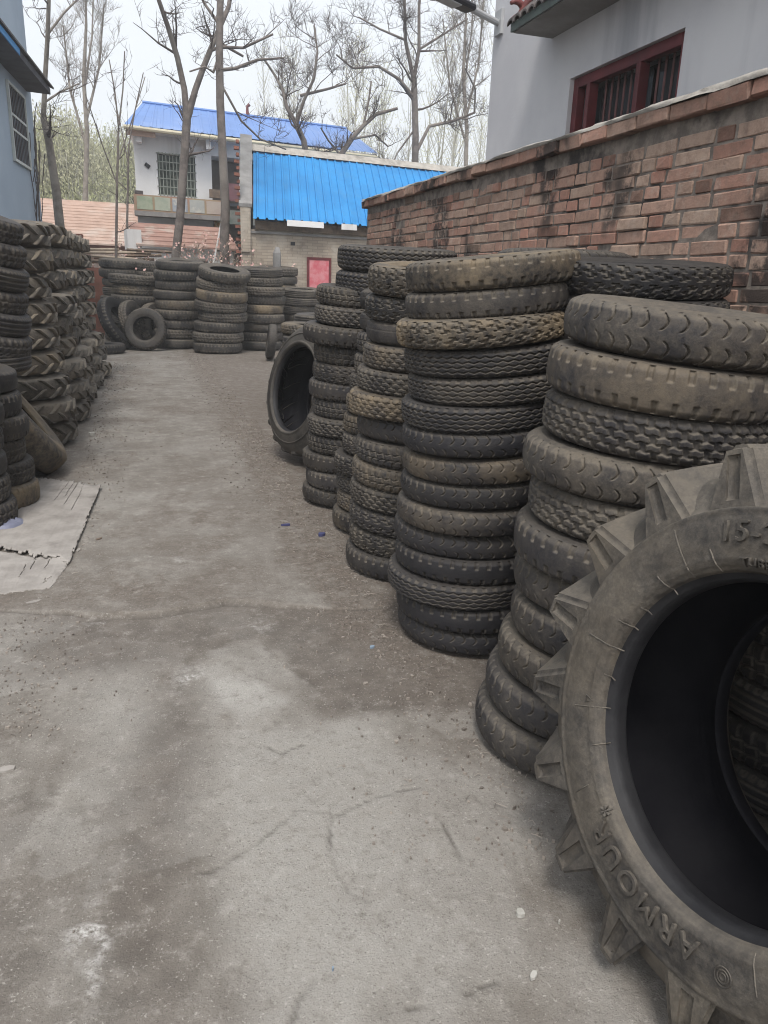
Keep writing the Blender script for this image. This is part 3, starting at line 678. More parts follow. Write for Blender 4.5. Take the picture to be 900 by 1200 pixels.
def build_shed():
    h = empty('brick_shed', (2.45, 18.5, 0), ANG, 'pale weathered brick shed with bright blue ribbed sheet roof', 'shed')
    t = NT('pale_brick'); bt = t.n('ShaderNodeTexBrick'); tc = t.obj()
    mp = t.n('ShaderNodeMapping'); mp.inputs['Rotation'].default_value = (R_(90), 0, 0); t.l(tc, mp.inputs['Vector']); t.l(mp.outputs[0], bt.inputs['Vector'])
    bt.inputs['Scale'].default_value = 1.0; bt.inputs['Brick Width'].default_value = .25; bt.inputs['Row Height'].default_value = .065; bt.inputs['Mortar Size'].default_value = .006
    bt.inputs['Color1'].default_value = (.40, .34, .27, 1); bt.inputs['Color2'].default_value = (.31, .26, .21, 1); bt.inputs['Mortar'].default_value = (.24, .21, .18, 1)
    c = t.mix(t.ramp(t.noise(1.3, 6, .6, t.pos()), .45, .7), bt.outputs[0], (.45, .41, .35)); c = t.mix(t.math('MULTIPLY', t.ramp(t.noise(5, 6, .6, t.pos()), .55, .7), .6), c, (.2, .16, .13))
    M['palebrick'] = t.set(Base_Color=c, Roughness=.95)
    MB().box((0, 0, 0), (7.5, 4.6, 2.5)).build('wall', M['palebrick'], h)
    MB().box((-.02, -.04, 2.42), (7.5, -.001, 2.47)).build('ledge', M['concrete'], h)
    MB().box((.1, -.06, 2.501), (7.4, .25, 2.69)).build('eave_beam', M['oldwood'], h)
    rf = empty('roof'); rf.parent = h
    n = 9; sw = .84
    for k in range(n):
        o = ribbed_sheet(sw + .004, 2.75, 1.86, 4, .035).build('roof_sheet', M['bluesheet'], rf); o.location = (.06 + k * sw, -.3 + random.uniform(-.03, .03), 2.72 + random.uniform(-.006, .006))
        o2 = ribbed_sheet(sw + .004, 2.6, -1.86, 4, .035).build('roof_sheet', M['bluesheet'], rf); o2.location = (.06 + k * sw, 2.47, 4.58)
    MB().prism([(.0, 2.2, 4.47), (.0, 2.46, 4.66), (.0, 2.72, 4.47), (0, 2.46, 4.58)], (7.6, 0, 0)).build('ridge_cap', M['mortarcap'], rf)
    for a, b_, y in ((.85, 1.75, -.36), (2.2, 2.6, -.34), (3.0, 3.5, -.34)):
        MB().box((a, y, 2.6), (b_, y + .02, 2.73)).build('eave_flashing', M['white'], rf)
    # raking gable parapet at the left end, its left edge toothed
    g = MB().prism([(-.24, -.12, 0), (-.24, -.12, 2.95), (-.24, 2.45, 4.78), (-.24, 4.7, 3.0), (-.24, 4.7, 0)], (.238, 0, 0)).build('gable_wall', M['palebrick'], h)
    for k in range(30):
        MB().box((-.36 + .05 * (k % 2), -.10 + .03 * (k % 3), .35 + k * .135), (-.2401, .1, .35 + k * .135 + .062)).build('toothing_brick', M['redbrick'], g)
    cp = MB().prism([(-.27, -.14, 2.955), (-.27, 2.45, 4.785), (-.27, 2.45, 4.86), (-.27, -.14, 3.03)], (.30, 0, 0)).build('parapet_cap', M['concrete'], g)
    pf = MB().box((-.235, -.16, 2.0), (-.02, -.121, 2.94)).build('pier', M['palebrick'], h)
    d = empty('door'); d.parent = h
    MB().box((1.42, -.04, 0), (1.92, -.01, 1.9)).build('door_leaf', M['pink'], d)
    MB().box((1.36, -.05, 0), (1.419, -.002, 1.96)).build('frame', M['redwood'], d); MB().box((1.921, -.05, 0), (1.98, -.002, 1.96)).build('frame', M['redwood'], d); MB().box((1.419, -.05, 1.901), (1.921, -.002, 1.96)).build('frame', M['redwood'], d)
    MB().box((.95, -.012, 2.2), (1.06, -.001, 2.28)).build('vent_hole', M['blackmetal'], h)
    p = MB().tube([(2.98, 18.15, 0), (2.98, 18.15, 2.0), (3.0, 18.17, 2.12)], [.09, .09, .05], 8).build('gate_post', M['concrete'])
    p.location = (0, 0, 0)
    tag(p, 'slim round-topped concrete post standing before the pale brick shed wall', 'post')
build_shed()
for _o in list(scene.objects):
    if _o.name.startswith('brick_shed'): shear_down(_o, .32)

def build_tile_house():
    h = empty('tiled_house', (-6.0, 27, 0), R_(4), 'low house with pale terracotta tiled roof between the blue-grey house and the trees', 'house')
    MB().box((0, 0, 0), (7.2, 4, 2.3)).build('wall', M['redbrick'], h)
    tr = MB(); n = 13
    for k in range(n):
        y = -.3 + k * .2; z = 2.25 + k * .105
        tr.prism([(-.3, y, z), (-.3, y + .26, z + .135), (-.3, y + .26, z + .16), (-.3, y, z + .05)], (8, 0, 0))
    tr.prism([(-.3, 2.3, 3.6), (-.3, 2.42, 3.74), (-.3, 2.54, 3.6)], (8, 0, 0))
    tr.prism([(-.3, 2.5, 3.58), (-.3, 4.6, 2.3), (-.3, 4.6, 2.2), (-.3, 2.5, 3.48)], (8, 0, 0))
    tr.build('roof_tiles', M['terracotta'], h)['kind'] = 'stuff'
    # rubble wall and red brick pillar in front
    w = MB(); r = random.Random(2)
    for k in range(40):
        x = r.uniform(-3.0, -.4); z = r.uniform(.2, 1.95); s = r.uniform(.12, .25)
        m = MB().bevbox((-s, -.12, -s * .6), (s, .12, s * .6), .03, Matrix.Translation((x, 21.9 + r.uniform(-.05, .05), z)) @ Matrix.Rotation(r.uniform(-.4, .4), 4, 'Y'))
        w.raw(m.v, m.f)
    w.box((-3.2, 21.95, 0), (-.3, 22.2, 2.0))
    o = w.build('rubble_wall', mat('pale_rubble', (.50, .43, .39), (.36, .29, .25), 5, .95, (.28, .2, .17), 3, .55, .65))
    tag(o, 'pale rubble garden wall below the terracotta tiled roof', 'wall')
    q = empty('brick_pier', (-1.75, 21.4, 0), 0, 'rust red brick pier beside the leaning tree at the blue-grey house', 'pier')
    for k in range(30):
        MB().bevbox((-.42, -.2, k * .078), (.02, .2, k * .078 + .07), .006).build('brick', M['redbrick'], q)
        MB().bevbox((.03, -.2, k * .078), (.42, .2, k * .078 + .07), .006).build('brick', M['redbrick'], q)
build_tile_house()

# ------------------------------------------------------------------ tyres
def frac(x): return x - np.floor(x)
def tri(x): return np.abs(frac(x) - 0.5) * 4 - 1
def band(d, w, s): return 1 - sstep(w, w + s, np.abs(d))
def tread_height(kind, th, w):
    """groove depth 0..1 over angle th (0..1 round the tyre) and w (-1..1 across)"""
    aw = np.abs(w); sgn = np.where(w > 0, 0.5, 0.0)
    if kind == 'scallop':
        p = frac(th * 44 + sgn * 0.6); bow = 0.32 * (1 - ((aw - 0.56) / 0.36) ** 2)
        g = band(p - 0.30 - bow, 0.032, 0.05) * sstep(0.20, 0.26, aw) * (1 - sstep(0.88, 0.93, aw))
        sh = band(frac(th * 44 + sgn * .6) - 0.1, 0.07, 0.05) * sstep(0.86, 0.92, aw)
        return np.maximum(g, 0.7 * sh)
    if kind == 'zigzag':
        z = 0.085 * tri(th * 50)
        g = np.maximum.reduce([band(w - c - z * s, 0.035, 0.04) for c, s in ((-0.58, 1), (-0.2, -1), (0.2, 1), (0.58, -1))])
        sh = band(frac(th * 50) - 0.5, 0.16, 0.08) * sstep(0.80, 0.86, aw)
        return np.maximum(g, sh * 0.9)
    if kind == 'lug':
        p = frac(th * 32 + sgn + 0.5 * aw + 0.12 * np.sign(np.sin(aw * 14)))
        g = band(p - 0.5, 0.17, 0.06) * sstep(0.10, 0.16, aw)
        cut = band(aw - 0.55, 0.03, 0.03) * band(frac(th * 32 + sgn + .5 * aw) - 0.02, 0.2, 0.05) * .6
        return np.maximum(g, cut)
    if kind == 'notch':
        p = frac(th * 42 + sgn); g = band(p - 0.5, 0.11, 0.07) * sstep(0.42, 0.52, aw)
        return g
    if kind == 'block':
        z = 0.07 * tri(th * 44)
        g = np.maximum(band(w - 0.30 - z, 0.06, 0.04), band(w + 0.30 - z, 0.06, 0.04))
        cs = band(frac(th * 44 + 0.25 + 0.35 * w) - 0.5, 0.09, 0.05) * (1 - sstep(.3, .36, aw)) * .7
        sh = band(frac(th * 44 + sgn + .25 * aw) - 0.5, 0.15, 0.06) * sstep(0.38, 0.44, aw)
        return np.maximum.reduce([g, cs, sh])
    if kind == 'allterrain':
        p = frac(th * 38 + 0.5 * np.floor((w + 1) * 2.5) + 0.25 * w)
        g = band(p - 0.5, 0.13, 0.06); q = band(frac((w + 1) * 2.5 + 0.12 * tri(th * 76)) - 0.5, 0.0, 0.0)
        long = np.maximum.reduce([band(w - c - 0.04 * tri(th * 76), 0.035, 0.035) for c in (-0.6, -0.2, 0.2, 0.6)])
        return np.maximum(g, long)
    if kind == 'rib':
        g = np.maximum.reduce([band(w - c, 0.045, 0.03) for c in (-0.5, 0.0, 0.5)])
        sh = band(frac(th * 70 + sgn) - 0.5, 0.16, 0.08) * sstep(0.74, 0.8, aw) * .8
        return np.maximum(g, sh)
    if kind == 'worn':
        sh = band(frac(th * 40 + sgn) - 0.5, 0.1, 0.1) * sstep(0.7, 0.85, aw) * .35
        return np.maximum(sh, band(w - .3, .03, .05) * .15)
    return np.zeros(np.broadcast(th, w).shape)

def revolve(name, prof, n, mat_, attrs=False):
    prof = np.array(prof); t = np.linspace(0, 2 * np.pi, n, endpoint=False)
    V = np.zeros((n, len(prof), 3)); V[..., 0] = prof[None, :, 1] * np.cos(t)[:, None]; V[..., 1] = prof[None, :, 1] * np.sin(t)[:, None]; V[..., 2] = prof[None, :, 0]
    me = np_mesh(name, V.reshape(-1, 3), grid_faces(n, len(prof), True), True); me.materials.append(mat_)
    return me
def spline(pts, k=5):
    P = np.array(pts, float); P = np.vstack([2 * P[0] - P[1], P, 2 * P[-1] - P[-2]]); out = []
    for i in range(1, len(P) - 2):
        for t in np.linspace(0, 1, k, endpoint=False):
            out.append(0.5 * (2 * P[i] + (P[i + 1] - P[i - 1]) * t + (2 * P[i - 1] - 5 * P[i] + 4 * P[i + 1] - P[i + 2]) * t ** 2 + (3 * P[i] - P[i - 1] - 3 * P[i + 1] + P[i + 2]) * t ** 3))
    out.append(P[-2]); return np.array(out)

def tyre_meshes(kind, R, W, rim, N, NW, depth, m):
    """tread, sidewall and liner meshes about the local Z axis, centred on the origin"""
    S = R - rim
    th = np.linspace(0, 1, N, endpoint=False)[:, None]; w = np.linspace(-1, 1, NW)[None, :]
    g = tread_height(kind, th, w) * (1 - sstep(0.97, 1.0, np.abs(w)))
    kc = (.10, .16) if kind in ('scallop', 'worn') else (.05, .11)
    crown = kc[0] * S * w ** 2 + kc[1] * S * np.clip((np.abs(w) - 0.72) / 0.28, 0, 1) ** 2
    r = R - crown - depth * g
    r = r + 0.0006 * R * np.sin(th * 2 * np.pi * 3)
    z = 0.455 * W * (w * 0.92 + 0.08 * w ** 3)
    V = np.stack([r * np.cos(2 * np.pi * th), r * np.sin(2 * np.pi * th), np.broadcast_to(z, r.shape)], -1)
    # dust clings to the groove rims
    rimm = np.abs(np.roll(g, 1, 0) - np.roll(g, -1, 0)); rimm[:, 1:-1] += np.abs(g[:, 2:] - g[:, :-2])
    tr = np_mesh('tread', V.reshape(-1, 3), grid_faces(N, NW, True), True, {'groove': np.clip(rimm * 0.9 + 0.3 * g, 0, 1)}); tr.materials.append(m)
    re = R - sum(kc) * S
    side = spline([(0.455 * W, re), (0.480 * W, re - .07 * S), (0.497 * W, rim + 0.55 * S), (0.493 * W, rim + 0.38 * S), (0.455 * W, rim + 0.2 * S), (0.40 * W, rim + .07 * S), (0.39 * W, rim + .025 * S), (0.36 * W, rim), (0.30 * W, rim + .01 * S), (0.29 * W, rim + .05 * S)], 4)
    for c, a in ((0.62, .010), (0.30, .012), (0.24, .012)):
        side[:, 0] += a * W * np.exp(-((side[:, 1] - (rim + c * S)) / (.016 * S)) ** 2)
    n2 = max(48, min(128, N // 3))
    sw = revolve('sidewall', side, n2, m)
    ln = spline([(0.29 * W, rim + .05 * S), (0.40 * W, rim + .3 * S), (0.44 * W, rim + .55 * S), (0.36 * W, rim + .8 * S), (0.15 * W, rim + .87 * S), (0, rim + .88 * S)], 3)
    ln = np.vstack([ln, (ln[::-1] * [-1, 1])[1:]])
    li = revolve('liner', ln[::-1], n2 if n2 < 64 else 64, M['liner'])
    sw2 = revolve('sidewall', (side * [-1, 1])[::-1], n2, m)
    return {'tread': tr, 'sidewall': sw, 'sidewall2': sw2, 'liner': li, 'R': R, 'W': W}

KINDS = ['scallop', 'zigzag', 'lug', 'notch', 'block', 'allterrain', 'rib', 'worn']
LOOK = {'scallop': 'scallop-tread', 'zigzag': 'zigzag-ribbed', 'lug': 'chunky-lugged', 'notch': 'notched-shoulder', 'block': 'block-tread', 'allterrain': 'cleated', 'rib': 'straight-ribbed', 'worn': 'worn smooth'}
TY = {k: tyre_meshes(k, 0.33, 0.12, 0.205, 840, 52, 0.010, M['rubber']) for k in KINDS[:6]}
TY.update({k: tyre_meshes(k, 0.33, 0.12, 0.205, 420, 40, 0.009, M['rubber']) for k in KINDS[6:]})
TB = {k: tyre_meshes(k, 0.33, 0.125, 0.185, 288, 24, 0.008, M['rubber']) for k in ('notch', 'block', 'rib', 'worn', 'zigzag')}     # farther truck tyres

def put_parts(root, ms, loc, sc, rotz, colr):
    e = rt.uniform(-.012, .012); sc = (sc[0] * (1 + e), sc[1] * (1 - e), sc[2])
    for key in ('tread', 'sidewall', 'sidewall2', 'liner'):
        o = bpy.data.objects.new('sidewall' if key.startswith('side') else key, ms[key]); col.objects.link(o); o.parent = root
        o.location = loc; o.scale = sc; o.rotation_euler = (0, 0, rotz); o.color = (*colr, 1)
ORD = ['topmost', 'second', 'third', 'fourth', 'fifth', 'sixth', 'seventh', 'eighth', 'ninth', 'tenth', 'eleventh', 'twelfth', 'thirteenth', 'fourteenth', 'fifteenth', 'sixteenth']
def ordinal(i): return 'topmost' if i == 0 else ORD[i] + ' from top'
rt = random.Random(21)
def lay_tyre(name, kind, base, R, W, tilt, dust, tone, mud, label, group, lib=TY, rotz=None):
    """tyre lying flat; base = centre of its underside"""
    ms = lib[kind]
    root = bpy.data.objects.new(name, None); root.empty_display_size = .1; col.objects.link(root)
    root.location = base; root.rotation_euler = (tilt[0], tilt[1], 0)
    tag(root, label, 'tyre', group)
    put_parts(root, ms, (0, 0, W / 2), (R / ms['R'], R / ms['R'], W / ms['W']), rt.uniform(0, 6.28) if rotz is None else rotz, (dust, tone, mud))
    return root
def stand_tyre(name, kind, centre, axis, R, W, dust, tone, mud, label, group=None, lib=TY):
    """tyre on its tread; axis = direction its near sidewall faces; rests on its lowest point"""
    ms = lib[kind]; n = Vector(axis).normalized()
    q = n.to_track_quat('Z', 'Y'); dn = -(Vector((0, 0, 1)) - n * n.z).normalized()
    foot = Vector(centre) + dn * R
    root = bpy.data.objects.new(name, None); root.empty_display_size = .1; col.objects.link(root)
    root.rotation_euler = q.to_euler(); root.location = foot; tag(root, label, 'tyre', group)
    put_parts(root, ms, q.inverted() @ (Vector(centre) - foot), (R / ms['R'], R / ms['R'], W / ms['W']), 0.3, (dust, tone, mud))
    return root

def stack(phrase, group, xy0, xy1, n, pitch, R, kinds, z0=0.0, dust=(0.2, 0.6), mudp=0.12, jit=0.014, lib=TY, tilt=0.010, toptilt=(0, 0), spec=None, Rj=0.02, tpow=1.5):
    """column of tyres from xy0 (ground) to xy1 (top); spec[i from top] overrides"""
    z = z0; tx = ty = 0.0; out = []
    tilts = []
    for i in range(n):
        k = (i / max(1, n - 1)) ** tpow
        tx = 0.6 * tx + rt.gauss(0, tilt); ty = 0.6 * ty + rt.gauss(0, tilt)
        if i == 0: tx = ty = 0
        tilts.append((tx + toptilt[0] * k, ty + toptilt[1] * k))
    for i in range(n):
        ft = n - 1 - i; f = i / max(1, n - 1); s = (spec or {}).get(ft, {})
        kind = s.get('kind') or (kinds[i % len(kinds)] if isinstance(kinds, tuple) else rt.choice(kinds))
        Ri = R * s.get('R', 1 + rt.uniform(-Rj, Rj)); p = s.get('p', pitch)
        x = xy0[0] + (xy1[0] - xy0[0]) * f + rt.gauss(0, jit) + s.get('dx', 0); y = xy0[1] + (xy1[1] - xy0[1]) * f + rt.gauss(0, jit) + s.get('dy', 0)
        d = .8 * s.get('dust', rt.uniform(*dust)); mud = s.get('mud', rt.uniform(.4, .8) if rt.random() < mudp else rt.uniform(0, .12))
        look = ('muddy ' if mud > .35 else 'dusty ' if d > .5 else 'black ') + LOOK[kind]
        lay_tyre('tyre', kind, (x, y, z), Ri, p * 1.0, tilts[i], d, rt.uniform(.1, .9), mud, f'{look} tyre, {ordinal(ft)} of {phrase}', group, lib)
        z += p * (1 - 0.0)
    return z

# ---- front row along the brick wall
G1 = 'tyre stacks along the brick wall'
sc6 = ['scallop', 'scallop', 'notch', 'scallop']
stack('stack touching the big tractor tyre', G1, (1.385, 2.03), (1.51, 1.945), 11, 0.131, 0.342, sc6, dust=(.35, .6), jit=.012, Rj=.015, toptilt=(.045, .068), tilt=.008,
      spec={0: dict(kind='scallop', dust=.8, R=1.04, p=.138, mud=.15), 1: dict(kind='notch', R=1.04, p=.138, mud=.3, dust=.6), 2: dict(kind='allterrain', dust=.55), 3: dict(kind='scallop', dust=.75), 4: dict(kind='allterrain', dust=.75), 5: dict(kind='notch', dust=.45), 6: dict(kind='scallop', dust=.6)})
stack('second front stack from tractor tyre', G1, (1.345, 2.925), (1.345, 2.91), 15, 0.1065, 0.335, ['scallop', 'scallop', 'notch'], dust=(.12, .4), jit=.010, Rj=.018, toptilt=(-.02, -.125), tilt=.010, tpow=.8,
      spec={0: dict(kind='notch', dust=.7, mud=.7, p=.115, R=1.03), 1: dict(kind='notch', dust=.55), 2: dict(kind='lug', dust=.7, mud=1.0, p=.11, R=1.03, dx=-.01), 3: dict(kind='zigzag', dust=.3, mud=0), 4: dict(kind='zigzag', dust=.3, mud=.06), 5: dict(kind='zigzag', dust=.15, mud=0), 6: dict(kind='scallop', dust=.15, mud=0), 7: dict(kind='scallop', mud=.35), 8: dict(kind='scallop', dust=.2), 9: dict(kind='scallop', mud=.2, dust=.4), 10: dict(kind='scallop', dx=-.015), 11: dict(mud=0), 12: dict(kind='zigzag', dx=-.03, R=1.03, mud=.05), 13: dict(mud=0), 14: dict(mud=0)})
mixk = ['block', 'allterrain', 'notch', 'scallop', 'block', 'lug']
stack('third front stack from tractor tyre', G1, (1.33, 3.755), (1.41, 3.74), 13, 0.120, 0.328, mixk, dust=(.15, .5), toptilt=(.07, -.02),
      spec={0: dict(kind='lug', mud=.65, dust=.6, p=.14, R=1.04), 1: dict(kind='lug', mud=0, dust=.2), 2: dict(kind='worn', dust=.35), 3: dict(kind='allterrain', mud=.45), 4: dict(kind='allterrain', R=1.05, dx=-.02, dust=.5), 5: dict(kind='allterrain', mud=.8, dx=-.03), 12: dict(kind='notch', R=1.05, dx=-.015)})
stack('fourth front stack from tractor tyre', G1, (1.385, 4.43), (1.53, 4.36), 12, 0.121, 0.315, mixk, dust=(.15, .4),
      spec={0: dict(kind='worn'), 1: dict(kind='worn'), 6: dict(mud=.6), 11: dict(mud=.3)})
stack('fifth front stack from tractor tyre', G1, (1.345, 5.06), (1.42, 5.05), 12, 0.121, 0.325, mixk, dust=(.2, .55), toptilt=(.06, 0),
      spec={0: dict(kind='block', dust=.4), 1: dict(kind='allterrain', dust=.5), 2: dict(kind='notch', R=1.1, dx=-.03, dust=.35)})
# ---- back row against the wall
G2 = 'back-row tyre stacks against the brick wall'
stack('nearest wall-side stack', G2, (1.935, 2.74), (1.885, 2.70), 13, 0.1235, 0.335, ['notch', 'lug', 'scallop'], jit=.006, dust=(.1, .3), toptilt=(.04, -.03), spec={0: dict(kind='lug', dust=.12, mud=0, R=1.02), 1: dict(kind='lug', dust=.12, mud=0)})
stack('second wall-side stack', G2, (1.955, 3.47), (1.95, 3.44), 13, 0.1275, 0.33, ['notch', 'scallop'], jit=.006, dust=(.2, .4), spec={0: dict(kind='scallop', dust=.4, mud=0)})
stack('third wall-side stack', G2, (1.96, 4.16), (1.955, 4.14), 12, 0.125, 0.32, ['notch', 'block'], jit=.006, dust=(.2, .4))
stack('fourth wall-side stack', G2, (1.985, 5.0), (1.975, 5.0), 13, 0.1275, 0.31, ['zigzag', 'block'], jit=.006, dust=(.15, .35), toptilt=(.07, .0), spec={0: dict(kind='zigzag', R=1.28, p=.155, dust=.4, mud=0, dx=-.36, dy=.0), 1: dict(kind='zigzag', R=1.24, p=.15, dust=.15, mud=0, dx=-.38), 2: dict(kind='block', dust=.3)})
stack('fifth wall-side stack', G2, (1.96, 5.75), (1.94, 5.72), 10, 0.135, 0.33, ['block', 'rib'], jit=.008, dust=(.15, .35))

M['beadrubber'] = mat('bead_rubber', (.013, .013, .015), (.021, .021, .023), 12, .6, bump=.2, spec=.25)
# ---- tractor tyres with separate lugs
def lug_mesh(name, Rt, Rc, aw, adv, topw, basew, m, n=6, slot=True, drop=0.12, cen=-0.03, base=None, inset=.13):
    """bar lug from the tread centre to the shoulder on the +Z side; at angle 0 at the shoulder, advancing by adv towards the centre"""
    secs = []
    for i in range(n + 1):
        s = i / n; a = cen * aw + (1 - cen) * aw * s; ang = adv * (1 - s) ** 1.05
        rt_ = Rt - 0.012 * Rt * (a / aw) ** 2; rb = Rc - 0.05 * Rc * abs(a / aw) ** 3 - 0.01
        if base is not None: rb = float(np.interp(abs(a), base[:, 0], base[:, 1])) - .012
        if i == n: rb = Rt - drop
        bw = basew * (1 + (.45 if i == n else .15 if i == n - 1 else 0)); tw = topw * (.75 if i == 0 else 1)
        az = a + (0.02 * aw if i == n else 0)
        ab = a - (inset * aw if i == n else 0)
        secs.append([(rb, ang - bw / 2 / rb, ab), (rt_, ang - tw / 2 / rt_, az), (rt_, ang + tw / 2 / rt_, az), (rb, ang + bw / 2 / rb, ab)])
    V = []; Fs = []
    P = lambda q: (q[0] * math.cos(q[1]), q[0] * math.sin(q[1]), q[2])
    for s in secs: V += [P(q) for q in s]
    for i in range(n):
        a, b = 4 * i, 4 * i + 4
        Fs += [(a + k, a + k + 1, b + k + 1, b + k) for k in range(3)]
    Fs.append((0, 1, 2, 3)[::-1])
    e = 4 * n
    if slot:
        BL, TL, TR, BR = [np.array(V[e + k]) for k in range(4)]
        def uv(u, v): return (BL * (1 - u) + BR * u) * (1 - v) + (TL * (1 - u) + TR * u) * v
        inn = [uv(.455, .34), uv(.43, .80), uv(.57, .80), uv(.545, .34)]; dep = np.array((0, 0, -.10 * aw))
        k0 = len(V); V += [tuple(p) for p in inn] + [tuple(p + dep) for p in inn]
        Fs += [(e + j, e + (j + 1) % 4, k0 + (j + 1) % 4, k0 + j) for j in range(4)] + [(k0 + j, k0 + (j + 1) % 4, k0 + 4 + (j + 1) % 4, k0 + 4 + j) for j in range(4)] + [(k0 + 4, k0 + 5, k0 + 6, k0 + 7)]
    else: Fs.append((e, e + 1, e + 2, e + 3))
    mb = MB().raw(V, Fs); me = mb.mesh(name); me.materials.append(m)
    mir = MB().raw([(x, y, -z) for x, y, z in V], Fs).mesh(name); mir.materials.append(m)
    return me, mir
def carcass_meshes(R, W, rim, N, m, shoulder=None, bf=.60, sh=.30):
    """smooth tractor carcass: tread band, sidewalls with mould rings, liner"""
    S = R - rim; hw = W / 2
    shr = shoulder or rim + .52 * S
    tp = spline([(-.80 * hw, R - sh * S), (-.62 * hw, R - .085 * S), (-.32 * hw, R - .02 * S), (0, R), (.32 * hw, R - .02 * S), (.62 * hw, R - .085 * S), (.80 * hw, R - sh * S)], 5)
    side = spline([(.80 * hw, R - sh * S), (.88 * hw, shr), (.915 * hw, rim + .42 * S), ((.60 * .915 + .40 * (bf + .17)) * hw, rim + .27 * S), ((bf + .13) * hw, rim + .13 * S), ((bf + .035) * hw, rim + .045 * S), (bf * hw, rim + .015 * S), ((bf - .05) * hw, rim), ((bf - .13) * hw, rim + .003 * S), ((bf - .16) * hw, rim + .03 * S)], 7)
    d = np.gradient(side, axis=0); nr = np.stack([-d[:, 1], d[:, 0]], 1); nr /= np.linalg.norm(nr, axis=1)[:, None] + 1e-9
    for c, a, ww in ((shr, .006, .005), (rim + .17 * S, .004, .004), (rim + .13 * S, .004, .004), (rim + .09 * S, .004, .0035)):
        side = side + nr * (a * R / .6 * np.exp(-((side[:, 1] - c) / (ww * R / .6)) ** 2) * (side[:, 0] > .5 * hw))[:, None]
    ln = spline([((bf - .16) * hw, rim + .03 * S), (max(.62, bf - .05) * hw, rim + .12 * S), (.82 * hw, rim + .4 * S), (.74 * hw, rim + .68 * S), (.45 * hw, rim + .88 * S), (0, rim + .93 * S)], 4)
    ln = np.vstack([ln, (ln[::-1] * [-1, 1])[1:]])
    ib = int(np.argmax(side[:, 1] < rim + .07 * S)); bead = side[ib:]; side = side[:ib + 1]
    return {'bead': revolve('bead', bead, N, M['beadrubber']), 'bead2': revolve('bead', (bead * [-1, 1])[::-1], N, M['liner']), 'tread': revolve('tread', tp, N, m), 'sidewall': revolve('sidewall', side, N, m), 'sidewall2': revolve('sidewall', (side * [-1, 1])[::-1], N, m), 'liner': revolve('liner', ln[::-1], N // 2, M['liner']), 'side': side, 'top': tp[len(tp) // 2:], 'R': R, 'W': W}  # bead2, the far bead, wears the near-black liner colour as painted shade

